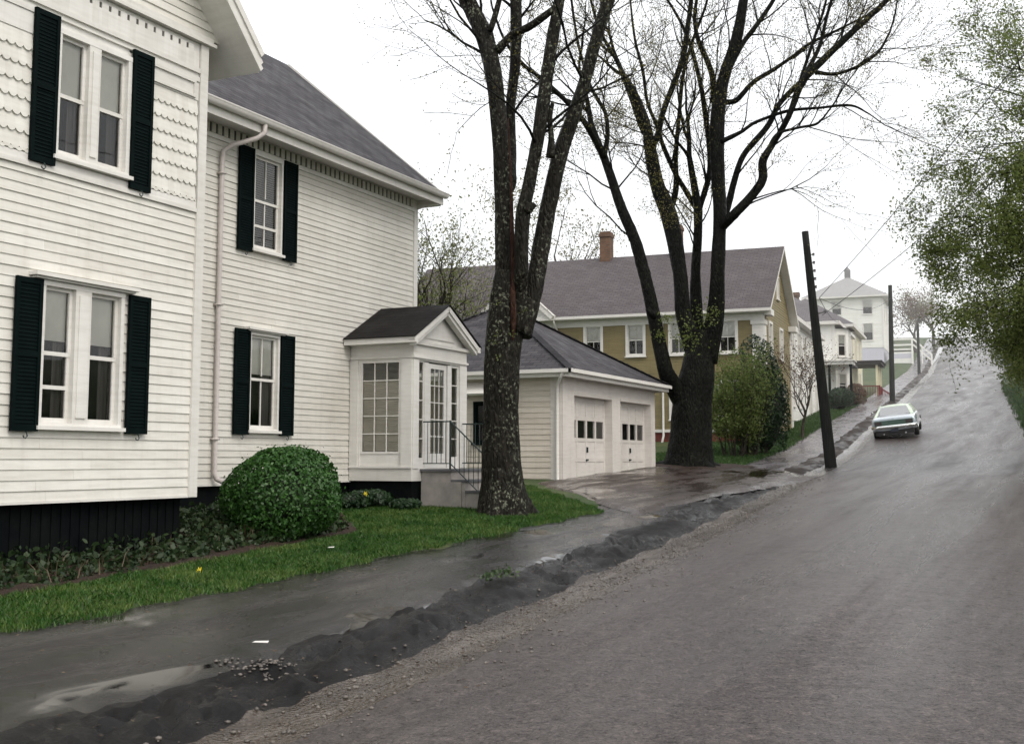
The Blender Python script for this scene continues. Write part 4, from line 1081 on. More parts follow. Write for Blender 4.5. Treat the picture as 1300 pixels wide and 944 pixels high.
for y in (1.6, 3.4):
    m = MB(); m.beam((1.85, y, .85), (3.7, y, -.35), .07, .09); m.beam((1.85, y, .3), (3.7, y, -.9), .06, .07); m.box(3.66, 3.78, y - .06, y + .06, -2.0, -.2); m.box(1.82, 1.94, y - .06, y + .06, .05, 1.0)
    for i in range(1, 8): x = 1.85 + i * .23; m.beam((x, y, -.05 - i * .15), (x, y, .85 - i * .15), .035, .035, (1, 0, 0))
    m.build('stair_railing', MT['redpaint'], HR)
m = MB(); m.beam((.1, 1.55, .95), (1.85, 1.55, .95), .07, .08); m.beam((1.85, 3.45, .95), (1.85, 5.4, .95), .07, .08)
for i in range(10): m.beam((.15 + i * .18, 1.55, .05), (.15 + i * .18, 1.55, .95), .035, .035, (1, 0, 0)); m.beam((1.85, 3.5 + i * .2, .05), (1.85, 3.5 + i * .2, .95), .035, .035, (1, 0, 0))
m.build('porch_railing', MT['redpaint'], HR)
# big hip roofed house near the crest
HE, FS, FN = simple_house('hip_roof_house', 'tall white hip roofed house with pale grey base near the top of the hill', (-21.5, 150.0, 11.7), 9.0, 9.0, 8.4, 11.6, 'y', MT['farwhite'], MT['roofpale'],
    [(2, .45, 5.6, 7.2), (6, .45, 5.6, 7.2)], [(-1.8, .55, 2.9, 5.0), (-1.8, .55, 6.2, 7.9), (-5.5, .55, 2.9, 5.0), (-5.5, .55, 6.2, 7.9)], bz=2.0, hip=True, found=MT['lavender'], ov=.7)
m = MB(); m.box(-4.85, -4.15, 4.15, 4.85, 11.2, 12.4); m.lathe([(.45, 12.4), (.2, 12.7), (.02, 12.95)], (-4.5, 4.5, 0), n=4); m.build('roof_lantern', MT['roofpale'], HE)
# white railed deck beside it
DK = thing('railed_deck', 'white railed wooden deck with sloping ramp beside the hip roofed house', 'deck', (-20.9, 150.5, 12.2), RZ)
m = MB(); m.box(0, 2.6, 0, 4, 1.1, 1.3); m.box(0, 2.6, .0, .08, -1.5, .9); m.build('deck_floor', MT['farwhite'], DK)
m = MB(); m.box(.1, 2.5, -.02, -.001, .1, .7); m.build('skirt', MT['lavender'], DK)
m = MB()
for z in (1.75, 2.45): m.beam((0, -.06, z), (2.75, -.06, z), .16, .2)
for x in (.1, 2.65): m.box(x - .1, x + .1, -.16, .0, -1.5, 2.55)
for z in (.0, .7): m.beam((2.75, -.06, 1.75 + z), (4.9, -.06, -.3 + z), .16, .2)
m.box(4.75, 4.95, -.16, 0, -1.5, .5); m.box(3.7, 3.85, -.16, 0, -1.5, 1.5)
m.build('railing', MT['farwhite'], DK)

# ------------------------------------------------------------------ trees
def catmull(P, per=6):
    P = [Vector(p) for p in P]; out = []
    Q = [P[0] * 2 - P[1]] + P + [P[-1] * 2 - P[-2]]
    for i in range(1, len(Q) - 2):
        for k in range(per):
            t = k / per; a, b, c, d = Q[i - 1], Q[i], Q[i + 1], Q[i + 2]
            out.append(.5 * ((2 * b) + (c - a) * t + (2 * a - 5 * b + 4 * c - d) * t * t + (3 * b - a - 3 * c + d) * t * t * t))
    out.append(P[-1]); return out

def bark_disp(amp):
    def f(p, d, r):
        q = p + d * r
        a = noise.noise(Vector((q.x * 2.6, q.y * 2.6, q.z * .35)))
        b = abs(noise.noise(Vector((q.x * 9, q.y * 9, q.z * .9)))) - .2
        c = noise.noise(Vector((q.x * 22, q.y * 22, q.z * 6)))
        return r * amp * .8 * a + min(.03, r * .16) * b + .010 * c * min(1, r * 6)
    return f

def perp(d, rnd):
    a = Vector((rnd.uniform(-1, 1), rnd.uniform(-1, 1), rnd.uniform(-1, 1)))
    x = a - d * a.dot(d); return x.normalized() if x.length > 1e-3 else perp(d, rnd)

def grow(mb, tips, p, d, L, r, lev, mx, rnd, up=.12, spread=(.45, .95), kids=(3, 5), wig=.17, sides=(7, 6, 5, 4, 3, 3), tipstep=True, rmin=.0045):
    n = 5 if lev < mx else 4
    pts = [p.copy()]; dirs = [d.copy()]; q = p.copy(); dd = d.copy()
    for i in range(n):
        dd = (dd + perp(dd, rnd) * wig + Vector((0, 0, up * .35))).normalized(); q = q + dd * (L / n); pts.append(q.copy()); dirs.append(dd.copy())
    r1 = max(r * .38, rmin)
    rad = [r + (r1 - r) * (i / n) for i in range(n + 1)]
    mb.tube(pts, rad, sides[min(lev, 5)], cap=False)
    if lev < mx:
        k = rnd.randint(*kids)
        for j in range(k):
            t = rnd.uniform(.22, .98) if j else 1.0
            i = min(int(t * n), n - 1); f = t * n - i
            b = pts[i].lerp(pts[i + 1], f); ang = rnd.uniform(*spread) * (1 if j else .5)
            nd = (dirs[i] * math.cos(ang) + perp(dirs[i], rnd) * math.sin(ang)).normalized()
            grow(mb, tips, b, nd, L * rnd.uniform(.5, .78), max(rad[i] * rnd.uniform(.5, .7), rmin), lev + 1, mx, rnd, up, spread, kids, wig, sides, tipstep, rmin)
    if lev >= mx - 1:
        for i in range(1, n + 1): tips.append(pts[i])

def leaf_mesh(name, C, size, mat, par, off=(0, 0, 0), asp=.55, jit=.4, nrm=None, hexa=False):
    C = np.asarray(C, float); N = len(C)
    if N == 0: return None
    a = RNG.normal(size=(N, 3)); 
    if nrm is not None:
        nn = nrm + RNG.normal(size=(N, 3)) * .55; nn /= np.linalg.norm(nn, axis=1, keepdims=True)
        a -= nn * (a * nn).sum(1, keepdims=True)
    a /= np.linalg.norm(a, axis=1, keepdims=True) + 1e-9
    if nrm is not None: b = np.cross(nn, a)
    else:
        b = RNG.normal(size=(N, 3)); b -= a * (a * b).sum(1, keepdims=True); b /= np.linalg.norm(b, axis=1, keepdims=True) + 1e-9
    s = size * (1 + jit * (RNG.random((N, 1)) * 2 - 1)); C = C - np.array(off)
    if hexa:
        n3 = np.cross(a, b)
        V = np.stack([C - a * s, C - a * s * .3 + b * s * asp, C + a * s * .45 + b * s * asp * .8, C + a * s, C + a * s * .45 - b * s * asp * .8 + n3 * s * .15, C - a * s * .3 - b * s * asp + n3 * s * .15], 1).reshape(-1, 3)
        Fc = np.arange(N * 6).reshape(N, 6)
    else:
        V = np.stack([C - a * s, C + b * s * asp, C + a * s, C - b * s * asp], 1).reshape(-1, 3); Fc = np.arange(N * 4).reshape(N, 4)
    return link(name, fastmesh(name, V, Fc), mat, par)

def scatter(tips, k, rad):
    T = np.array([tuple(t) for t in tips]); C = np.repeat(T, k, 0); return C + RNG.normal(size=C.shape) * rad

def limb(mb, pix, depth, rad, n=16, per=6, amp=.10, dz=None):
    """pix: (px,py) polyline of a limb as seen, depth may vary; rad: widths in photo pixels"""
    D = depth if hasattr(depth, '__len__') else [depth] * len(pix)
    P = [at(x, y, d) for (x, y), d in zip(pix, D)]
    W = [w * .44 * d / FPX for w, d in zip(rad, D)]
    C = catmull(P, per); Rr = np.interp(np.linspace(0, 1, len(C)), np.linspace(0, 1, len(W)), W)
    mb.tube(C, list(Rr), n, True, bark_disp(amp)); return C, list(Rr)

def sprout(mb, tips, C, Rr, rnd, t0, t1, cnt, L, mx, up=.12, rs=(.25, .45), kids=(3, 4), spread=(.4, .9), bias=None, rcap=.05):
    n = len(C)
    for _ in range(cnt):
        t = rnd.uniform(t0, t1); i = min(int(t * (n - 1)), n - 2)
        d = (C[i + 1] - C[i]).normalized(); ang = rnd.uniform(.5, 1.15)
        nd = d * math.cos(ang) + perp(d, rnd) * math.sin(ang)
        if bias: nd = nd + bias
        grow(mb, tips, C[i], nd.normalized(), L * rnd.uniform(.6, 1.3), min(Rr[i] * rnd.uniform(*rs), rcap), 1, mx, rnd, up, spread, kids)

def build_maple():
    rnd = random.Random(11); D = 20.3
    L = at(640, 640, D); off = tuple(L)
    T = thing('maple_tree', 'stout old maple with lichen-spotted bark and a reddish scar on the lawn corner', 'tree', L)
    m = MB()
    limb(m, [(640, 675), (639, 640), (638, 615), (637, 580), (636, 520), (638, 460), (641, 415), (644, 375), (646, 345)], D, [84, 76, 64, 58, 53, 52, 55, 50, 40], 32, 12, .10)
    # root flare
    for (x, y, dx, dy) in ((612, 640, -.20, -.25), (660, 640, .3, -.1), (640, 650, .05, -.4), (626, 640, -.1, .3), (668, 632, .3, .25)):
        b = at(638, 600, D); e = Vector((L.x + dx * 1.6, L.y + dy * 1.6, gz(L.x + dx * 1.6, L.y + dy * 1.6) - .14))
        C = catmull([b, b.lerp(e, .55) + Vector((0, 0, -.12)), e], 5); m.tube(C, list(np.linspace(.24, .12, len(C))), 12, True, bark_disp(.15))
    CA, RA = limb(m, [(638, 430), (640, 380), (640, 340), (639, 231), (632, 138), (626, 92), (615, 46), (593, 0), (575, -40)], [D, D, D, D + .1, D + .1, D + .1, D + .2, D + .3, D + .4], [34, 29, 27, 27, 24, 25, 27, 23, 18], 18, 8, .10)
    CB, RB = limb(m, [(655, 420), (660, 370), (662, 340), (663, 277), (672, 231), (681, 185), (689, 138), (695, 92), (702, 46), (710, 0), (718, -45)], [D - .1, D - .2] + [D - .35] * 9, [28, 22, 20, 22, 19, 18, 20, 19, 18, 16, 13], 16, 7, .10)
    CR, RR = limb(m, [(660, 425), (672, 390), (682, 345), (693, 277), (711, 198), (739, 115), (758, 46), (772, 0), (784, -40)], [D, D + .1, D + .2] + [D + .3] * 6, [34, 30, 26, 25, 23, 19, 18, 19, 15], 16, 8, .10)
    CC, RC = limb(m, [(644, 245), (648, 231), (649, 185), (648, 138), (653, 92), (655, 46), (655, 0), (654, -45)], [D + .1, D + .2] + [D + .5] * 6, [14, 16, 15, 14, 15, 17, 17, 13], 12, 6, .08)
    limb(m, [(630, 66), (650, 45), (672, 34), (692, 20), (712, 4)], [D + .1, D, D - .15, D - .35, D - .4], [14, 11, 11, 11, 9], 10, 6, .08)
    limb(m, [(622, 40), (629, 18), (636, -10), (642, -50)], D, [9, 9, 8, 6], 8, 5, .08)
    limb(m, [(699, 200), (700, 175), (698, 150), (702, 130)], D - .3, [14, 9, 8, 6], 8, 5, .1)
    limb(m, [(668, 268), (675, 262), (679, 264)], D - .45, [14, 13, 9], 8, 4, .2)
    m.build('trunk', MT['bark1'], T, off, smooth=True)
    s = MB()
    sc = catmull([at(x, y, D - dd) for x, y, dd in ((651, 432, .335), (652, 405, .33), (651, 375, .31), (652, 340, .20), (650, 290, .17), (649, 235, .15), (645, 150, .13))], 8)
    s.tube(sc, list(np.interp(np.linspace(0, 1, len(sc)), [0, .15, .5, 1], [.015, .055, .05, .012])), 10, True, bark_disp(.22)); s.build('bark_scar', MT['scar'], T, off, smooth=True)
    b = MB(); tips = []
    sprout(b, tips, CA, RA, rnd, .62, 1, 9, 1.9, 3, bias=Vector((-.35, -.1, 0)), rcap=.03); sprout(b, tips, CB, RB, rnd, .5, 1, 6, 1.6, 3, rcap=.03)
    sprout(b, tips, CR, RR, rnd, .5, 1, 7, 1.7, 3, rcap=.03); sprout(b, tips, CC, RC, rnd, .4, 1, 4, 1.4, 3, rcap=.03)
    for C, Rr in ((CA, RA), (CB, RB), (CR, RR), (CC, RC)):
        d = (C[-1] - C[-3]).normalized(); grow(b, tips, C[-1], d, 3.4, Rr[-1], 0, 4, rnd, .2, (.3, .7), (3, 4))
    b.build('branches', MT['bark2'], T, off, smooth=True)
    leaf_mesh('buds', scatter(tips, 5, .08), .020, MT['bud'], T, off)
    # little clusters of leaves sprouting straight from the trunk
    sp = []
    for (x, y) in ((633, 386), (632, 422), (628, 432), (664, 395), (632, 452), (650, 425)):
        c = at(x, y, D - .42); sp += [c + Vector((rnd.gauss(0, .035), rnd.gauss(0, .035), rnd.gauss(0, .04))) for _ in range(9)]
    leaf_mesh('sprout_foliage', [tuple(c) for c in sp], .022, MT['leafspring'], T, off)
build_maple()

def build_elm():
    rnd = random.Random(5); D = 36.0
    L = at(875, 600, D); off = tuple(L)
    T = thing('street_tree', 'tall dark many-stemmed street tree with bare spreading limbs beside the garage', 'tree', L)
    m = MB()
    limb(m, [(873, 622), (874, 598), (875, 575), (876, 545), (878, 510), (884, 480), (888, 450), (889, 420)], D, [92, 78, 66, 58, 54, 52, 44, 34], 30, 10, .10)
    for (dx, dy) in ((-1.0, -.3), (.9, -.5), (.1, -1.0), (.8, .5), (-.7, .6)):
        b = at(876, 575, D); e = Vector((L.x + dx, L.y + dy, gz(L.x + dx, L.y + dy) - .05)); C = catmull([b, b.lerp(e, .55) + Vector((0, 0, -.15)), e], 5); m.tube(C, list(np.linspace(.42, .16, len(C))), 12, True, bark_disp(.15))
    rec = []
    def lb(pix, dep, w, n=12, per=6): 
        r = limb(m, pix, dep, w, n, per, .09); rec.append(r); return r
    lb([(872, 520), (856, 492), (845, 470), (836, 430), (828, 390), (818, 347), (806, 305), (788, 262), (776, 225), (766, 198)], [D, D - .2] + [D - .5] * 8, [30, 26, 22, 20, 19, 18, 17, 15, 13, 12])
    lb([(766, 200), (771, 175), (769, 145), (758, 125), (748, 105), (735, 60), (728, 20), (722, -30)], D - .6, [9, 7, 6, 6, 5, 4, 4, 3], 8)
    lb([(767, 202), (752, 172), (738, 150), (718, 128), (701, 112), (682, 96), (662, 80), (640, 50), (625, 10)], [D - .5, D - 1, D - 1.4, D - 1.8, D - 2, D - 2.3, D - 2.6, D - 3, D - 3.3], [10, 9, 8, 7, 7, 6, 6, 4, 3], 8)
    lb([(886, 460), (868, 400), (863, 345), (850, 277), (836, 240), (828, 205), (823, 172)], [D, D, D] + [D + .2] * 4, [30, 23, 21, 25, 22, 19, 16], 14)
    lb([(826, 180), (815, 163), (803, 130), (789, 92), (780, 72), (762, 40), (750, 0), (742, -40)], D + .3, [10, 8, 7, 6, 6, 5, 4, 3], 8)
    lb([(828, 185), (835, 172), (839, 152), (848, 125), (858, 100), (868, 69), (872, 41), (877, 5), (880, -40)], D, [12, 10, 9, 9, 9, 9, 8, 7, 5], 8)
    lb([(850, 270), (858, 240), (858, 198), (863, 138), (868, 92), (880, 50), (895, 10), (905, -30)], D + .7, [10, 9, 7, 6, 6, 5, 4, 3], 8)
    lb([(889, 455), (884, 400), (883, 345), (886, 300), (886, 265)], D + .3, [26, 20, 14, 13, 13], 12)
    lb([(886, 268), (872, 245), (858, 221), (848, 200), (840, 180), (834, 160), (822, 130), (816, 90), (806, 50), (800, 0)], D + .6, [9, 8, 7, 7, 7, 6, 5, 5, 4, 3], 8)
    lb([(887, 266), (894, 245), (901, 217), (900, 180), (896, 150), (890, 110), (880, 70), (872, 45)], D + .4, [10, 9, 9, 8, 8, 7, 6, 5], 8)
    lb([(897, 460), (908, 400), (911, 345), (914, 277), (912, 231), (910, 185), (912, 138), (920, 95), (935, 50), (944, 0), (950, -45)], [D, D - .2] + [D - .4] * 9, [32, 26, 21, 19, 20, 22, 21, 17, 17, 14, 10], 14)
    lb([(914, 290), (932, 272), (953, 250), (968, 228), (969, 203), (983, 180), (1001, 148), (1018, 105), (1038, 83), (1071, 51), (1095, 30), (1117, 9), (1140, -15)], [D - .4] + [D - .9] * 5 + [D - 1.3] * 7, [16, 15, 13, 13, 12, 9, 9, 11, 11, 10, 8, 7, 5], 10)
    lb([(917, 280), (924, 262), (932, 231), (944, 197), (974, 161), (988, 134), (1008, 112), (1025, 97)], D + .4, [13, 11, 10, 9, 9, 8, 8, 7], 8)
    lb([(918, 130), (935, 127), (957, 104), (983, 88), (1006, 72), (1029, 55), (1060, 40), (1100, 20)], D, [9, 8, 7, 6, 5, 5, 4, 3], 7)
    lb([(915, 180), (940, 168), (960, 155), (1000, 141), (1040, 137), (1080, 134), (1104, 145)], D - 1, [8, 6, 5, 5, 4, 4, 2], 7)
    lb([(972, 200), (985, 172), (1010, 163), (1035, 158), (1045, 150)], D - 1.4, [6, 5, 4, 4, 3], 7)
    lb([(1035, 92), (1060, 94), (1090, 84), (1115, 66), (1130, 40)], D - 1.8, [7, 5, 5, 4, 3], 7)
    lb([(907, 130), (905, 100), (897, 75), (886, 50), (882, 20), (888, -20)], D + .5, [12, 9, 8, 7, 6, 4], 8)
    lb([(920, 100), (940, 60), (962, 30), (985, -5), (1000, -40)], D - .5, [9, 8, 7, 6, 4], 8)
    lb([(1020, 100), (1040, 60), (1050, 20), (1062, -20)], D - 1.2, [8, 6, 5, 4], 7)
    lb([(1000, 148), (1010, 120), (1030, 60), (1045, 15), (1055, -25)], D - .9, [6, 5, 5, 4, 3], 7)
    # dead stub on the low limb
    lb([(833, 400), (827, 398), (822, 391)], D - .8, [14, 11, 8], 8, 4)
    m.build('trunk', MT['bark2'], T, off, smooth=True)
    b = MB(); tips = []
    for i, (C, Rr) in enumerate(rec[:-1]):
        n = len(C)
        if Rr[0] * FPX / D * 2 > 20: sprout(b, tips, C, Rr, rnd, .6, 1, 4, 2.4, 4, rcap=.03)
        else: sprout(b, tips, C, Rr, rnd, .1, 1, 7 if i < 14 else 5, 2.2, 3, rs=(.3, .5), rcap=.028)
        d = (C[-1] - C[-3]).normalized(); grow(b, tips, C[-1], d, 2.8, Rr[-1], 1, 4, rnd, .15, (.3, .8), (3, 4))
    b.build('branches', MT['bark2'], T, off, smooth=True)
    leaf_mesh('buds', scatter(tips, 4, .11), .027, MT['bud'], T, off)
    sp = []
    for (x, y, s) in ((884, 412, .28), (870, 424, .25), (892, 405, .2), (862, 430, .18), (878, 432, .2), (906, 395, .15), (846, 405, .1), (838, 425, .12)):
        c = at(x, y, D - .95); sp += [c + Vector((rnd.gauss(0, s), rnd.gauss(0, s * .6), rnd.gauss(0, s))) for _ in range(70)]
    leaf_mesh('sprout_foliage', [tuple(c) for c in sp], .04, MT['leafspring'], T, off)
build_elm()

def free_tree(name, label, loc, H, leafmat, nl, lsize, bark, seed, lean=(0, 0), mx=4, r=None, kids=(3, 5), spread=(.4, .95), rad=.25, up=.15, group=None, trunkfrac=.3, cat='tree'):
    rnd = random.Random(seed); T = thing(name, label, cat, loc, 0, group)
    m = MB(); tips = []; r = r or H * .022
    p = Vector((0, 0, -.1)); d = Vector((lean[0], lean[1], 1)).normalized(); q = p + d * H * trunkfrac
    C = catmull([p, p.lerp(q, .5) + Vector((rnd.uniform(-.1, .1), rnd.uniform(-.1, .1), 0)), q], 5); m.tube(C, list(np.linspace(r * 1.3, r * .85, len(C))), 10, True, bark_disp(.1))
    m.build('trunk', bark, T, smooth=True)
    b = MB(); k = rnd.randint(4, 6)
    for j in range(k):
        a = 2 * math.pi * (j + rnd.random() * .6) / k; s = rnd.uniform(.35, .75) if j else .08
        nd = (d * math.cos(s) + Vector((math.cos(a), math.sin(a), 0)) * math.sin(s)).normalized()
        grow(b, tips, C[-1 - (j % 3)], nd, H * rnd.uniform(.3, .42), r * .55, 1, mx, rnd, up, spread, kids)
    b.build('branches', bark, T, smooth=True)
    k = max(1, int(nl / max(1, len(tips))))
    leaf_mesh('foliage', scatter(tips, k, rad), lsize, leafmat, T)
    return T

def shrub(name, label, loc, rx, ry, rz, leafmat, nl, lsize, seed, cat='shrub', group=None, inner=True, lobes=14, hexa=False, flat=0.0, stem=True, core=.8):
    """clump-built bush: leaf cloud on a lobed shell around a dark twiggy core"""
    rnd = random.Random(seed); rg = np.random.default_rng(seed); T = thing(name, label, cat, loc, 0, group)
    c = rg.normal(size=(lobes, 3)); c /= np.linalg.norm(c, axis=1, keepdims=True); lr = rg.uniform(.05, .2, lobes)
    d = rg.normal(size=(nl, 3)); d /= np.linalg.norm(d, axis=1, keepdims=True); d[:, 2] = np.where(d[:, 2] < -.75, -d[:, 2], d[:, 2])
    rr = np.ones(nl)
    for i in range(lobes):
        dot = d @ c[i]; rr += lr[i] * np.clip((dot - .72) / .28, 0, 1) - .05 * np.clip((.93 - np.abs(dot - .6)) - .85, 0, 1)
    rr *= 1 - .22 * rg.random(nl) ** 2
    rr *= np.where(rg.random(nl) < .035, 1 + .13 * rg.random(nl), 1.0)
    C = d * rr[:, None] * np.array([rx, ry, rz]) * .9 + np.array([0, 0, rz * .95])
    C[:, 2] = np.maximum(C[:, 2], .02)
    leaf_mesh('foliage', C, lsize, leafmat, T, nrm=d, hexa=hexa)
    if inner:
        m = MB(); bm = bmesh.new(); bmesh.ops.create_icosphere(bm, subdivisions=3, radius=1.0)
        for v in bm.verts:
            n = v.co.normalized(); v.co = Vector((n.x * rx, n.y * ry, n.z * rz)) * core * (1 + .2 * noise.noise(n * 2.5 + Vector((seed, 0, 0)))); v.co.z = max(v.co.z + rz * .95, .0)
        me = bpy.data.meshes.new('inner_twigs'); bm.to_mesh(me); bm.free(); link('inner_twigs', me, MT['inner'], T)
    if stem:
        s = MB()
        for i in range(6):
            a = rnd.uniform(0, 6.28); e = Vector((math.cos(a) * rx * .5, math.sin(a) * ry * .5, rz * 1.1)); s.tube(catmull([Vector((math.cos(a) * .08, math.sin(a) * .08, -.1)), e * .5, e], 4), .03, 5)
        s.build('stems', MT['bark3'], T, smooth=True)
    return T
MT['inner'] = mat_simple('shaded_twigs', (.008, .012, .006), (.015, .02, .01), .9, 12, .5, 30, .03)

def stem_shrub(name, label, loc, H, wd, leafmat, nl, lsize, seed, cat='shrub'):
    """many-stemmed loose shrub"""
    rnd = random.Random(seed); T = thing(name, label, cat, loc); m = MB(); tips = []
    for i in range(16):
        a = rnd.uniform(0, 6.28); r = rnd.uniform(.05, .35) * wd; b = Vector((math.cos(a) * r, math.sin(a) * r, -.1)); l = rnd.uniform(.0, .42)
        d = Vector((math.cos(a) * l * wd / 1.1, math.sin(a) * l * wd / 1.1, 1)).normalized(); h = H * rnd.uniform(.5, .82)
        C = catmull([b, b + d * h * .5, b + d * h + Vector((rnd.uniform(-.15, .15), rnd.uniform(-.15, .15), 0))], 5); m.tube(C, list(np.linspace(.028, .012, len(C))), 5, False)
        for k in range(9):
            j = rnd.randint(2, len(C) - 1); nd = (d + perp(d, rnd) * rnd.uniform(.4, .9)).normalized(); grow(m, tips, C[j], nd, rnd.uniform(.4, .8) * wd, .009, 3, 4, rnd, .15, (.3, .8), (3, 4))
    m.build('stems', MT['bark3'], T, smooth=True)
    leaf_mesh('foliage', scatter(tips, max(1, int(nl / len(tips))), .12), lsize, leafmat, T)
    return T

# clipped round bush at the house corner
shrub('round_bush', 'clipped round dark green bush in the bed at the house corner', tuple(Vector((-10.05, 13.55, gz(-10.05, 13.55) - .02))), (.735), .735, .585, MT['leafbush'], 17000, .024, 3, 'bush', hexa=True, lobes=40, stem=False, core=.82)
# shrubs past the street tree
stem_shrub('tall_shrub', 'tall pale yellow-green shrub beside the dark street tree', (-11.1, 41.3, gz(-11.1, 41.3)), 4.1, 1.2, MT['leafshrub'], 16000, .045, 8)
shrub('evergreen_shrub', 'dark green upright shrub between the pale shrub and the leaning pole', (-10.55, 43.2, gz(-10.55, 43.2)), .95, 1.0, 1.85, MT['leafdark'], 8000, .05, 9, lobes=26)
stem_shrub('leafy_shrub', 'bright green leafy shrub in front of the dark upright shrub', (-10.7, 42.0, gz(-10.7, 42.0)), 3.1, .8, MT['leafground'], 5000, .055, 10)
shrub('low_bush', 'small dark bush at the foot of the bay-fronted house', (-12.9, 71.5, gz(-12.9, 71.5)), .8, .9, .7, MT['leafdark'], 2600, .06, 12)
shrub('russet_bush', 'small russet brown bush beside the red porch steps', (-12.7, 76.0, gz(-12.7, 76.0)), .6, .7, .75, MT['budbrown'], 1800, .06, 13, core=.6)
free_tree('budding_tree', 'small tree with russet buds between the dark shrub and the leaning pole', (-10.9, 51.5, gz(-10.9, 51.5)), 4.2, MT['budbrown'], 2600, .04, MT['bark3'], 21, mx=4, kids=(3, 4), rad=.14, lean=(.15, 0), r=.06)

# trees behind the houses
free_tree('backyard_tree', 'loose green tree rising behind the end of the clapboard house', at(553, 400, 44) * 1 + Vector((0, 0, -4.6)), 9.5, MT['leafpale'], 4200, .055, MT['bark3'], 31, mx=4, rad=.28)
free_tree('yard_tree', 'young pale tree behind the garage roof left of the maple', at(596, 420, 50) + Vector((0, 0, -4)), 7.2, MT['leafpale'], 1800, .055, MT['bark3'], 32, mx=4, rad=.3)
free_tree('conical_evergreen', 'dark evergreen showing at the edge of the clapboard house', at(533, 400, 42) + Vector((0, 0, -4)), 5.2, MT['leafspring'], 3000, .05, MT['bark2'], 33, mx=4, rad=.2, spread=(.5, 1.1))
free_tree('golden_tree', 'golden budding tree rising behind the mustard house roof', at(712, 330, 75) + Vector((0, 0, -9)), 13.5, MT['bud'], 4800, .08, MT['bark3'], 34, mx=4, rad=.35)
free_tree('roadside_tree', 'budding tree behind the white deck near the hill top', (-20.5, 172, gz(-20.5, 172)), 9.5, MT['budbrown'], 3800, .12, MT['bark3'], 41, mx=4, rad=.5)
free_tree('roadside_tree', 'greenish thicket tree left of the road just below the hill crest', (-19.5, 186, gz(-19.5, 186)), 9, MT['leafspring'], 3600, .13, MT['bark3'], 42, mx=4, rad=.5)

# big leafy tree overhanging from the right of the road
def build_right_tree():
    rnd = random.Random(77); loc = Vector((3.0, 37.0, gz(3.0, 37.0))); off = tuple(loc)
    T = thing('overhanging_tree', 'big leafy tree overhanging the right side of the road', 'tree', loc)
    m = MB(); C = catmull([loc + Vector((0, 0, -.2)), loc + Vector((-.2, 0, 2.5)), loc + Vector((-.1, .2, 5)), loc + Vector((.2, 0, 9)), loc + Vector((.3, 0, 13))], 8)
    m.tube(C, list(np.linspace(.42, .12, len(C))), 14, True, bark_disp(.1)); 
    b = MB(); tips = []
    targets = [(1170, 268, 33, .55), (1185, 300, 34, .4), (1205, 225, 32, .3), (1195, 180, 34, .32), (1225, 130, 35, .3), (1235, 60, 33, .3), (1265, 20, 36, .35), (1215, 340, 33, .5), (1230, 290, 35, .4),
               (1190, 375, 36, .75), (1225, 385, 34, .75), (1250, 350, 32, .65), (1275, 400, 35, .8), (1285, 300, 34, .5), (1290, 200, 32, .4), (1300, 100, 35, .4), (1180, 90, 37, .25), (1325, 330, 33, .6), (1340, 220, 34, .5), (1260, 250, 36, .45), (1160, 200, 36, .3),
               (1255, 160, 34, .3), (1330, 60, 33, .3), (1262, 330, 38, .6), (1272, 425, 41, .85), (1295, 445, 40, .9), (1305, 380, 38, .7), (1240, 210, 36, .35)]
    for i, (x, y, d, s) in enumerate(targets):
        e = at(x + 24, y, d); k = max(3, min(len(C) - 4, int((.12 + (1 - s) * .6) * len(C)))); p = C[k]
        dv_ = e - p; e = p + dv_ * .93; path = catmull([p, p.lerp(e, .33) + Vector((rnd.uniform(-.3, .3), rnd.uniform(-.3, .3), .75)), p.lerp(e, .68) + Vector((rnd.uniform(-.25, .25), rnd.uniform(-.3, .3), .6 + rnd.uniform(-.2, .2))), e], 6); m.tube(path, list(.07 * (1 - np.linspace(0, 1, len(path))) ** .9 + .005), 7, False)
        grow(b, tips, path[-2], (path[-1] - path[-4]).normalized(), rnd.uniform(.8, 1.3), .009, 1, 4, rnd, .0, (.3, .8), (3, 4))
        n = len(path); dens = 11 if s > .45 else 7
        for _ in range(dens):
            t = rnd.uniform(.25, 1); j = min(int(t * (n - 1)), n - 2); dd = (path[j + 1] - path[j]).normalized(); ang = rnd.uniform(.4, 1.2)
            nd = (dd * math.cos(ang) + perp(dd, rnd) * math.sin(ang) + Vector((0, 0, -.1))).normalized(); grow(b, tips, path[j], nd, rnd.uniform(.8, 1.7), .018, 2, 4, rnd, .0, (.4, .9), (3, 4))
    m.build('trunk', MT['bark2'], T, off, smooth=True); b.build('branches', MT['bark2'], T, off, smooth=True)
    # leaves thin out towards the road and the sky
    keep = []
    for t in tips:
        px = CX + FPX * (t.x * math.cos(PH) + t.y * math.sin(PH)) / (-t.x * math.sin(PH) + t.y * math.cos(PH))
        dens = 1.6 + max(0, min(1, (px - 1170) / 110)) * 3.4
        dens *= 1.5 if t.z < 7.0 else (.55 if t.z > 9.0 else .9)
        keep += [t] * int(dens + rnd.random())
    leaf_mesh('foliage', scatter(keep, 1, .16), .043, MT['leafspring'], T, off)
build_right_tree()
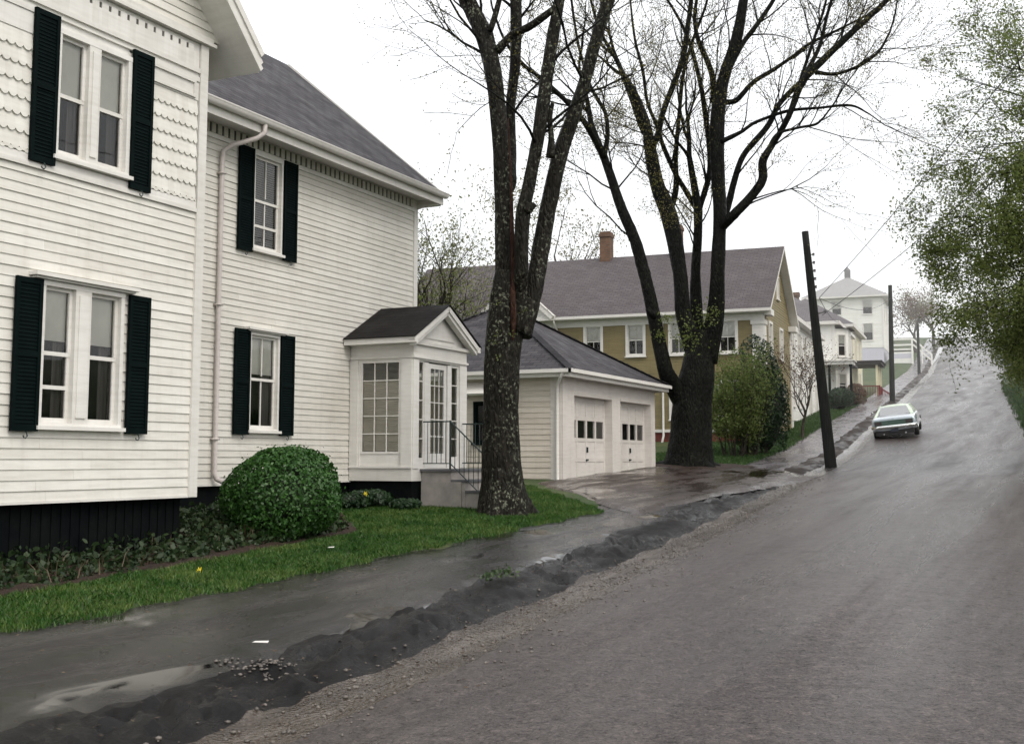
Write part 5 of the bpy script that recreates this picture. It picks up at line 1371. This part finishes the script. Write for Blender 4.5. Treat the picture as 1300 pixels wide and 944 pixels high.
for i, (x, y, rx, rz, lab, mt) in enumerate(((2.2, 47, 1.9, 1.7, 'dense dark thicket under the overhanging tree', 'leafdark'), (1.6, 60, 2.3, 2.4, 'tall green thicket further up the right bank', 'leafground'), (.9, 73, 2.3, 2.5, 'dark thicket on the right bank below the side road', 'leafdark'),
                                           (.2, 86, 2.8, 3.0, 'large green thicket at the corner of the side road', 'leafspring'), (-3.3, 99, 1.9, 1.9, 'low dark green thicket on the bank edge beside the road', 'leafdark'), (-4.4, 114, 2.0, 2.0, 'small olive thicket at the foot of the side road', 'leafground'))):
    shrub('thicket', lab, (x, y, gz(x, y) - .2), rx, rx, rz, MT[mt], 7000, .075, 60 + i, group='thickets on the right bank', lobes=30)
for i, (x, y, H_, lab) in enumerate(((1.5, 56, 8, 'leafy tree behind the first thicket on the right bank'), (.8, 76, 9, 'leafy tree standing furthest up the right bank'))):
    free_tree('bank_tree', lab, (x, y, gz(x, y)), H_, MT['leafspring'], 8000, .07, MT['bark2'], 70 + i, mx=4, rad=.35, group='trees on the right bank', lean=(-.1, 0))
free_tree('crest_tree', 'tree right of the road on the hill crest', (-4.0, 205, gz(-4, 205)), 9, MT['leafspring'], 3500, .14, MT['bark3'], 43, mx=4, rad=.5)
free_tree('crest_tree', 'bare budding tree beyond the top of the road', (-14, 240, gz(-14, 240)), 8, MT['budbrown'], 3000, .15, MT['bark3'], 44, mx=4, rad=.5)

# ------------------------------------------------------------------ grass, weeds, bed plants
def blades(name, label, cat, X, Y, hmin, hmax, wid, mat, zoff=0.0):
    N = len(X); Z = hgt(X, Y)
    zn = np.array([.03 * fbm(x, y, .5, 3) * min(1, abs(XL(y) - x) / 10) + .02 for x, y in zip(X, Y)])
    P = np.stack([X, Y, Z + zn - .006 + zoff], 1); a = RNG.random(N) * 6.283; h = RNG.uniform(hmin, hmax, N)
    w = np.stack([np.cos(a), np.sin(a), np.zeros(N)], 1) * (wid * .5 * RNG.uniform(.6, 1.3, N))[:, None]
    le = RNG.normal(size=(N, 2)) * .45
    t = P + np.stack([le[:, 0] * h, le[:, 1] * h, h], 1); md = P + np.stack([le[:, 0] * h * .3, le[:, 1] * h * .3, h * .6], 1)
    V = np.stack([P - w, P + w, md + w * .7, t, md - w * .7], 1).reshape(-1, 3); Fc = np.arange(N * 5).reshape(N, 5)
    o = link(name, fastmesh(name, V, Fc), mat); return setp(o, label, cat, kind='stuff')

def lawn_pts(n, x0, x1, y0, y1, ok):
    X = RNG.uniform(x0, x1, n * 2); Y = RNG.uniform(y0, y1, n * 2); m = ok(X, Y); return X[m][:n], Y[m][:n]
def bed_edge(y): return -9.05 - .42 * np.clip((y - 5) / 9.6, 0, 1.0) - np.clip(y - 14.6, 0, 3) * .85
def drive_edge(x): return 19.75 + (-7.6 - x) * 1.25
def okl(X, Y):
    right = X < -7.72 - .05 * np.sin(Y * 3.1) - .04 * np.sin(Y * 7.7)
    notbed = X > bed_edge(Y) + .06 * np.sin(Y * 5)
    return right & notbed & (Y < drive_edge(X) + .08 * np.sin(X * 9)) & ((X > -12.1) | (Y > 21)) & ((X > -10.9) | (Y < 18.3) | (Y > 20.6)) & ~((X < -9.55) & (Y > 18.6) & (Y < 20.4))
X, Y = lawn_pts(95000, -12.3, -7.65, 4.5, 24.5, okl)
blades('grass', 'short bright green grass of the front lawn', 'grass', X, Y, .025, .065, .011, MT['grassblade'])
# rough grass beyond
def ok2(X, Y):
    d = XL(Y) - X; return (d > 2.6) & ~((X < -11.4) & (Y < 36.5)) & ~((np.abs(X + 10.8) < 1.2) & (Y < 36.6))
X, Y = lawn_pts(32000, -14, -7.5, 35.5, 80, ok2)
blades('grass', 'rough green grass between the sidewalk and the upper houses', 'grass', X, Y, .05, .13, .03, MT['weed'])
def ok3(X, Y): d = XL(Y) - X; return d < -6.4 + .25 * np.sin(Y * 1.3)
X, Y = lawn_pts(42000, -7, 4, 30, 100, ok3)
blades('bank_grass', 'long grass on the bank right of the road', 'grass', X, Y, .12, .4, .04, MT['weed'])
# low plants of the flower bed
n = 19000
Y = RNG.uniform(5.5, 17.8, n * 3); X = RNG.uniform(-12.05, -9.1, n * 3)
dens = np.array([fbm(x, y, 1.1, 3) for x, y in zip(X, Y)]); ok = (X < bed_edge(Y) - .15) & (dens > -.4); X, Y = X[ok][:n], Y[ok][:n]
C = np.stack([X, Y, hgt(X, Y) + (.03 + .34 * RNG.random(len(X)) ** 1.5 * np.clip((bed_edge(Y) - X) / 1.2, .25, 1))], 1)
o = leaf_mesh('ground_cover', C, .036, MT['leafbed'], None, hexa=True); setp(o, 'low green ground cover in the bed under the house', 'ground cover', kind='stuff')
n = 700
Y = RNG.uniform(5.5, 17.8, n * 3); X = RNG.uniform(-12.0, -9.15, n * 3); dens = np.array([fbm(x, y, .9, 3, 4) for x, y in zip(X, Y)]); ok = (X < bed_edge(Y) - .1) & (dens > .1); X, Y = X[ok][:n], Y[ok][:n]
blades('dead_stems', 'brown dead stems among the bed plants', 'plant stems', X, Y, .06, .28, .014, MT['leafdead'], .03)
# dark foundation plants between bush and porch, with daffodils
for i, (x, y, s) in enumerate(((-11.75, 16.9, .3), (-11.6, 17.6, .28), (-11.5, 18.15, .3), (-10.7, 17.9, .2))):
    shrub('foundation_plant', ['small dark plant against the foundation nearest the round bush', 'small dark plant against the foundation under the long wall', 'small dark plant under the porch side window', 'small dark plant at the porch corner by the steps'][i], (x, y, gz(x, y)), s * 1.3, s * 1.3, s * .55, MT['leafdark'], 900, .035, 90 + i, 'plant', 'foundation plants', hexa=True, stem=False)
def flower(x, y, lab, zz=.22):
    T = thing('daffodil', lab, 'flower', (x, y, gz(x, y)), 0, 'yellow flowers')
    m = MB(); m.tube([(0, 0, 0), (.01, 0, zz * .6), (.0, -.02, zz)], .004, 5); m.build('stem', MT['leafbush'], T)
    m = MB()
    for k in range(6):
        a = k * 1.047; m.poly((0, -.02, zz), (.03 * math.cos(a - .4), -.03, zz + .03 * math.sin(a - .4)), (.05 * math.cos(a), -.03, zz + .05 * math.sin(a)), (.03 * math.cos(a + .4), -.03, zz + .03 * math.sin(a + .4)))
    m.lathe([(.012, 0), (.016, -.03), (.02, -.04)], (0, -.02, zz), 'y', 8); m.build('petals', MT['yellow'], T)
flower(-11.25, 17.55, 'yellow flower in the dark plants left of the porch', .30); flower(-8.75, 10.35, 'yellow flower standing alone in the lawn', .035)

# ------------------------------------------------------------------ litter, pebbles, weeds in the kerb
def at_ground(px, py):
    lo, hi = 2.0, 300.0
    for i in range(60):
        mid = (lo + hi) / 2; p = at(px, py, mid)
        if p.z > gz(p.x, p.y): lo = mid
        else: hi = mid
    p = at(px, py, lo); return p.x, p.y, gz(p.x, p.y)
def peb(mb, x, y, z, s, rnd):
    bm = bmesh.new(); bmesh.ops.create_icosphere(bm, subdivisions=1, radius=s); sc = Vector((rnd.uniform(.8, 1.3), rnd.uniform(.8, 1.3), rnd.uniform(.45, .8)))
    i = len(mb.v)
    for v in bm.verts:
        n = 1 + .25 * noise.noise(v.co.normalized() * 1.5 + Vector((x * 9, y * 9, 0))); mb.v.append((x + v.co.x * sc.x * n, y + v.co.y * sc.y * n, z + v.co.z * sc.z * n))
    for f in bm.faces: mb.f.append(tuple(i + v.index for v in f.verts))
    bm.free()
rnd = random.Random(3); g = MB()
for _ in range(2600):
    y = rnd.uniform(5, 34); d = rnd.gauss(.25, .35); x = XL(y) - d
    if d < -.8 or d > .75: continue
    peb(g, x, y, gz(x, y) + street_z(x, y, d) + .004, rnd.choice([.005, .005, .006, .007, .008, .01, .013, .02]), rnd)
for (px, py, k) in ((320, 838, 70), (355, 842, 40)):
    x0, y0, z0 = at_ground(px, py)
    for _ in range(k):
        x = x0 + rnd.gauss(0, .13); y = y0 + rnd.gauss(0, .13); d = XL(y) - x; peb(g, x, y, gz(x, y) + street_z(x, y, d) + .004, rnd.choice([.008, .012, .016]), rnd)
o = g.build('gravel', MT['stone'], None, smooth=True); setp(o, 'loose pebbles washed along the gutter', 'gravel', kind='stuff')
n = 1500; Y = RNG.uniform(5, 36, n * 2); D = np.concatenate([RNG.normal(2.9, .7, n), RNG.normal(.7, .5, n)]); X = XL(Y) - D
zz = np.array([street_z(x, y, d) if d < 2.5 else .03 for x, y, d in zip(X, Y, D)])
o = leaf_mesh('fallen_leaves', np.stack([X, Y, hgt(X, Y) + zz + .012], 1), .016, MT['leafdead'], None, nrm=np.tile([0, 0, 1.0], (len(X), 1)) * 2.5); setp(o, 'small brown leaf litter scattered on the sidewalk and its edges', 'leaf litter', kind='stuff')
# paper scrap and weeds
x, y, z = at_ground(331, 828); m = MB(); m.hexa([(-.07, -.016, .03), (.07, -.008, .035), (.065, .014, .045), (-.06, .008, .036), (-.07, -.016, .034), (.07, -.008, .039), (.065, .014, .049), (-.06, .008, .04)])
o = m.build('paper_scrap', MT['paper']); o.location = (x, y, z + .045); setp(o, 'long white paper scrap lying in the gravel at the sidewalk edge', 'litter')
x, y, z = at_ground(387, 691); m = MB(); m.hexa([(-.05, -.02, .05), (.05, -.012, .052), (.045, .02, .06), (-.04, .012, .055), (-.05, -.02, .053), (.05, -.012, .055), (.045, .02, .063), (-.04, .012, .058)])
m = MB(); m.poly((-.04, -.02, .05), (.05, -.012, .055), (.045, .02, .065), (-.03, .012, .06)); o = m.build('paper_scrap', MT['paper']); xx, yy, zz = at_ground(420, 702); o.location = (xx, yy, zz + .02); setp(o, 'small white paper scrap lying on the front lawn', 'litter')
for i, (px, py) in enumerate(((625, 743), (640, 738))):
    x, y, z = at_ground(px, py); rg = RNG.normal(size=(60, 3)) * np.array([.09, .09, .03]) + np.array([0, 0, .08])
    T = thing('gutter_weed', ['low yellowish weed in the broken sidewalk edge, nearer one', 'low yellowish weed in the broken sidewalk edge, farther one'][i], 'weed', (x, y, z + .03), 0, 'weeds in the kerb'); leaf_mesh('leaves', rg, .022, MT['leafground'], T, hexa=True)

# ------------------------------------------------------------------ utility poles and wires
def upole(label, base, top, r0, r1, extras):
    T = thing('utility_pole', label, 'utility pole', base, 0, 'utility poles along the street'); b = Vector(base); d = Vector(top) - b
    m = MB(); P = [d * t for t in np.linspace(-.06, 1, 14)]; m.tube(P, list(np.linspace(r0, r1, 14)), 14, True, lambda p, q, r: .008 * noise.noise(Vector((q.x * 4, q.y * 4, p.z * 1.2)) * 1.5))
    m.build('shaft', MT['pole'], T, smooth=True)
    if 'spools' in extras:
        for k in range(5):
            t = .93 - k * .02; p = d * t; s = MB(); s.lathe([(.02, -.05), (.05, -.04), (.03, 0), (.05, .04), (.02, .05)], (p.x + .22, p.y, p.z - .25 - k * .12), n=8); s.beam((p.x, p.y, p.z - .25 - k * .12), (p.x + .2, p.y, p.z - .25 - k * .12), .025, .025); s.build('insulator', MT['ceramic'], T)
    if 'lamp' in extras:
        s = MB(); p = d * .97; s.tube(catmull([p, p + Vector((-.6, -.3, .35)), p + Vector((-1.3, -.6, .3))], 6), .05, 6); s.build('lamp_arm', MT['ceramic'], T)
        s = MB(); q = p + Vector((-1.4, -.65, .25)); s.lathe([(.02, .12), (.12, .08), (.2, -.02), (.12, -.08), (.0, -.1)], tuple(q), n=10); s.build('lamp_head', MT['ceramic'], T)
    if 'band' in extras:
        s = MB(); p = d * .64; s.beam(p + Vector((-.1, 0, 0)), p + Vector((.35, .05, .1)), .05, .05); s.lathe([(.0, -.06), (.05, -.04), (.05, .04), (.0, .06)], tuple(p + Vector((.36, .05, .12))), n=8); s.build('bracket', MT['ceramic'], T)
    return T
p1b = at(1055, 592, 40); p1t = at(1022, 294, 40.3); p1b.z = gz(p1b.x, p1b.y)
p2b = at(1133, 512, 80); p2t = at(1130, 362, 80); p3b = at(1167, 480, 126); p3t = at(1165, 412, 126)
upole('thick dark utility pole leaning left at the gutter', p1b, p1t, .205, .115, ('spools', 'band'))
upole('straight dark utility pole just behind the parked car', p2b, p2t, .19, .13, ('band',))
upole('short distant utility pole carrying a street lamp', p3b, p3t, .17, .13, ('lamp',))
def wire(label, a, b, sag, r=.011, seg=24):
    a = Vector(a); b = Vector(b); m = MB(); P = [a.lerp(b, i / seg) - Vector((0, 0, sag * 4 * (i / seg) * (1 - i / seg))) for i in range(seg + 1)]
    L = P[seg // 2].copy(); m.tube(P, r, 4); o = m.build('overhead_wire', MT['wire'], None, tuple(a)); o.location = a; return setp(o, label, 'wire', 'overhead wires')
w1 = at(1040, 378, 40); q0 = at(1300, 62, 20); q1 = at(1320, 150, 22)
wire('overhead wire rising from the leaning pole to the upper right', w1, Vector(w1) + (q0 - w1) * 1.3, .15); wire('overhead wire running below the first one towards the right', at(1044, 400, 40), w1 + (q1 - w1) * 1.3, .2)
wire('overhead wire from the leaning pole up to the straight pole', w1, at(1131, 378, 80), .6); wire('overhead wire from the straight pole to the distant lamp pole', at(1131, 380, 80), at(1165, 418, 126), .5)
wire('service wire from the leaning pole down to the bay-fronted house', w1, at(1066, 408, 78), .3)

# ------------------------------------------------------------------ parked car
def build_car():
    y0 = 55.6; x0 = -7.45
    sl = math.atan((gz(x0 + .2, y0 + 2) - gz(x0 + .2, y0 - 2)) / 4)
    T = thing('parked_car', 'pale blue-grey two-door car with pale mint roof parked in the gutter facing uphill', 'car', (x0, y0, gz(x0, y0) + .02), rot=(sl, R(-6), R(4.2)))
    def loft(st, mat, name, par=T, sub=True):
        m = MB(); n = len(st[0][1])
        for y, prof in st:
            for (x, z) in prof: m.v.append((x, y, z))
        for i in range(len(st) - 1):
            for k in range(n - 1): m.f.append((i * n + k, i * n + k + 1, (i + 1) * n + k + 1, (i + 1) * n + k))
        m.f.append(tuple(range(n))); m.f.append(tuple((len(st) - 1) * n + k for k in range(n)))
        o = m.build(name, mat, par, recalc=True, smooth=True)
        if sub: md = o.modifiers.new('s', 'SUBSURF'); md.levels = 2; md.render_levels = 2
        return o
    def body(w, zb, zs, zd, zt):   # half width, bottom, sill crease, deck edge, deck centre
        h = [(0, zb), (w * .86, zb), (w * .97, zb + .10), (w, zs), (w * .985, (zs + zd) / 2 + .05), (w * .93, zd - .02), (w * .86, zd + .012), (w * .45, zt), (0, zt + .006)]
        return h + [(-x, z) for x, z in reversed(h[1:-1])] + [h[0]] if False else [(-x, z) for x, z in reversed(h)][:-1] + h
    st = [(-2.42, body(.86, .40, .58, .84, .86)), (-2.40, body(.91, .34, .56, .88, .905)), (-2.2, body(.945, .27, .54, .92, .94)), (-1.4, body(.965, .22, .52, .95, .97)), (-.6, body(.97, .20, .50, .93, .95)), (.6, body(.965, .20, .50, .90, .93)), (1.3, body(.955, .22, .52, .89, .93)), (2.1, body(.93, .27, .54, .84, .89)), (2.45, body(.88, .34, .56, .76, .80)), (2.5, body(.82, .40, .56, .70, .72))]
    loft(st, MT['carpaint'], 'body')
    # greenhouse: fastback glass with a pale roof
    def gh(w0, w1, z0, z1): return [(-w0, z0), (-w1, z1), (-w1 * .5, z1 + .02), (0, z1 + .028), (w1 * .5, z1 + .02), (w1, z1), (w0, z0)]
    loft([(-1.50, gh(.80, .74, .93, .95)), (-.72, gh(.80, .60, .90, 1.27)), (.25, gh(.80, .61, .88, 1.285)), (.35, gh(.80, .60, .88, 1.27)), (1.02, gh(.80, .74, .88, .92))], MT['dark'], 'cabin', sub=False)
    loft([(-.80, [(-.605, 1.262), (-.3, 1.30), (0, 1.308), (.3, 1.30), (.605, 1.262)]), (-.5, [(-.62, 1.285), (-.3, 1.325), (0, 1.335), (.3, 1.325), (.62, 1.285)]), (.2, [(-.62, 1.29), (-.3, 1.33), (0, 1.34), (.3, 1.33), (.62, 1.29)]), (.40, [(-.61, 1.27), (-.3, 1.31), (0, 1.318), (.3, 1.31), (.61, 1.27)])], MT['carroof'], 'roof', sub=False)
    m = MB()
    for s in (-1, 1):
        m.hexa([(s * .83, -1.62, .945), (s * .70, -1.55, .955), (s * .52, -.78, 1.292), (s * .635, -.78, 1.262), (s * .835, -1.10, .94), (s * .72, -1.10, .95), (s * .53, -.50, 1.318), (s * .645, -.50, 1.275)])
        m.beam((s * .81, 1.06, .91), (s * .625, .36, 1.285), .05, .05); m.beam((s * .63, -.6, 1.28), (s * .63, .4, 1.28), .05, .045); m.beam((s * .82, .1, .93), (s * .64, .02, 1.28), .05, .03)
    m.build('roof_pillars', MT['carroof'], T, recalc=True)
    m = MB(); m.poly((-.70, -1.53, .965), (.70, -1.53, .965), (.54, -.79, 1.30), (-.54, -.79, 1.30)); m.build('rear_window', MT['carglass'], T)
    m = MB(); m.poly((-.74, 1.05, .935), (.74, 1.05, .935), (.58, .38, 1.295), (-.58, .38, 1.295)); m.build('windscreen', MT['carglass'], T)
    for s in (-1, 1):
        m = MB(); m.poly((s * .825, -1.0, .945), (s * .825, .98, .92), (s * .64, .36, 1.275), (s * .64, -.62, 1.275)); m.build('side_window', MT['carglass'], T)
    # tail: recessed panel, lamps, bumper, plate
    m = MB(); m.box(-.80, .80, -2.452, -2.40, .60, .80); m.build('tail_panel', MT['tailpanel'], T)
    for s in (-1, 1):
        m = MB(); m.box(min(s * .50, s * .78), max(s * .50, s * .78), -2.466, -2.453, .63, .77); m.build('tail_lamp', MT['taillight'], T)
    def bumper(y, sg, nm):
        m = MB(); sec = [(0, .44), (sg * .07, .46), (sg * .09, .53), (sg * .06, .585), (0, .60)]
        xs = np.linspace(-.95, .95, 15); n = len(sec)
        for x in xs:
            c = -sg * .16 * max(0, (abs(x) - .62) / .33) ** 2
            for (a, z) in sec: m.v.append((x, y + a + c, z))
        for i in range(len(xs) - 1):
            for k in range(n - 1): m.f.append((i * n + k, i * n + k + 1, (i + 1) * n + k + 1, (i + 1) * n + k))
        m.f.append(tuple(range(n))); m.f.append(tuple((len(xs) - 1) * n + k for k in range(n)))
        m.build(nm, MT['chrome'], T, recalc=True, smooth=True)
    bumper(-2.44, -1, 'rear_bumper'); bumper(2.5, 1, 'front_bumper')
    m = MB(); m.box(-.16, .16, -2.455, -2.425, .30, .43); m.build('number_plate', MT['plate'], T)
    m = MB(); m.box(-.78, .78, -2.40, 2.3, .17, .40); m.build('underbody', MT['tyre'], T)
    for s in (-.45, .45):
        m = MB(); m.tube([(s, -2.2, .23), (s, -2.5, .22)], .035, 10); m.build('exhaust_pipe', MT['chrome'], T)
    for y in (-1.45, 1.5):
        for s in (-1, 1):
            m = MB(); m.lathe([(.2, -.1), (.31, -.1), (.335, -.06), (.335, .06), (.31, .1), (.2, .1)], (s * .84, y, .31), 'x', 24); w = m.build('wheel', MT['tyre'], T, smooth=True)
            m = MB(); m.lathe([(.0, .0), (.06, .015), (.17, .0), (.205, .02), (.21, 0)], (s * .94, y, .31), 'x', 20); m.build('rim', MT['chrome'], w, smooth=True)
    m = MB(); m.beam((-.95, .55, .95), (-1.02, .55, 1.0), .02, .02); m.lathe([(.0, -.02), (.055, -.015), (.06, .02), (.0, .03)], (-1.04, .55, 1.01), 'y', 12); m.build('wing_mirror', MT['chrome'], T)
build_car()

# ------------------------------------------------------------------ rain haze up the hill
m = MB(); m.box(-160, 110, 46, 420, -8, 75)
hz, hn, ho = nt_new('rain_haze'); vs_ = hn.nodes.new('ShaderNodeVolumeScatter'); vs_.inputs['Density'].default_value = .0013; vs_.inputs['Color'].default_value = (1, 1, 1, 1); vs_.inputs['Anisotropy'].default_value = .2
hn.links.new(vs_.outputs[0], ho.inputs['Volume'])
o = m.build('haze', hz); o['kind'] = 'structure'

# ------------------------------------------------------------------ light, sky, camera
w = bpy.data.worlds.new('World'); scene.world = w; w.use_nodes = True
nt = w.node_tree; nt.nodes.clear()
out = nt.nodes.new('ShaderNodeOutputWorld'); bg = nt.nodes.new('ShaderNodeBackground'); bg2 = nt.nodes.new('ShaderNodeBackground'); add = nt.nodes.new('ShaderNodeAddShader')
sky = nt.nodes.new('ShaderNodeTexSky'); sky.sky_type = 'NISHITA'; sky.sun_disc = False
SUN_EL, SUN_AZ = 48.0, 118.0      # azimuth measured from +Y towards +X
sky.sun_elevation = R(SUN_EL); sky.sun_rotation = R(SUN_AZ); sky.air_density = 1.0; sky.dust_density = 6.0; sky.ozone_density = 1.0
nt.links.new(sky.outputs[0], bg.inputs['Color']); bg.inputs['Strength'].default_value = .05
# overcast: bright even cloud, slightly darker towards the horizon
tc = nt.nodes.new('ShaderNodeTexCoord'); sp = nt.nodes.new('ShaderNodeSeparateXYZ'); rp = nt.nodes.new('ShaderNodeValToRGB')
nt.links.new(tc.outputs['Generated'], sp.inputs[0]); nt.links.new(sp.outputs[2], rp.inputs['Fac'])
e = rp.color_ramp.elements; e[0].position = 0; e[0].color = (.97, .975, .98, 1); e[1].position = .6; e[1].color = (1, .995, .985, 1)
nt.links.new(rp.outputs[0], bg2.inputs['Color']); bg2.inputs['Strength'].default_value = 1.24
nt.links.new(bg.outputs[0], add.inputs[0]); nt.links.new(bg2.outputs[0], add.inputs[1]); nt.links.new(add.outputs[0], out.inputs['Surface'])
sd = bpy.data.lights.new('sun', 'SUN'); sd.energy = 1.2; sd.angle = R(25); sd.color = (1, .97, .92)
so = bpy.data.objects.new('sun', sd); COL.objects.link(so)
dv = Vector((math.sin(R(SUN_AZ)) * math.cos(R(SUN_EL)), math.cos(R(SUN_AZ)) * math.cos(R(SUN_EL)), math.sin(R(SUN_EL))))
so.rotation_euler = dv.to_track_quat('Z', 'Y').to_euler(); so.location = (10, -10, 30)

cd = bpy.data.cameras.new('camera'); cam = bpy.data.objects.new('camera', cd); COL.objects.link(cam)
cam.location = (0, 0, 0); cam.rotation_euler = (R(90) + TH, 0, PH)
cd.sensor_width = 36; cd.sensor_fit = 'HORIZONTAL'; cd.lens = FPX / 1300 * 36; cd.shift_y = -45 / 1300; cd.clip_start = .1; cd.clip_end = 2000
scene.camera = cam
scene.view_settings.view_transform = 'Standard'; scene.view_settings.look = 'None'; scene.view_settings.exposure = 0; scene.view_settings.gamma = 1
scene.render.engine = 'CYCLES'
scene.cycles.max_bounces = 8; scene.cycles.volume_bounces = 2; scene.cycles.transparent_max_bounces = 12
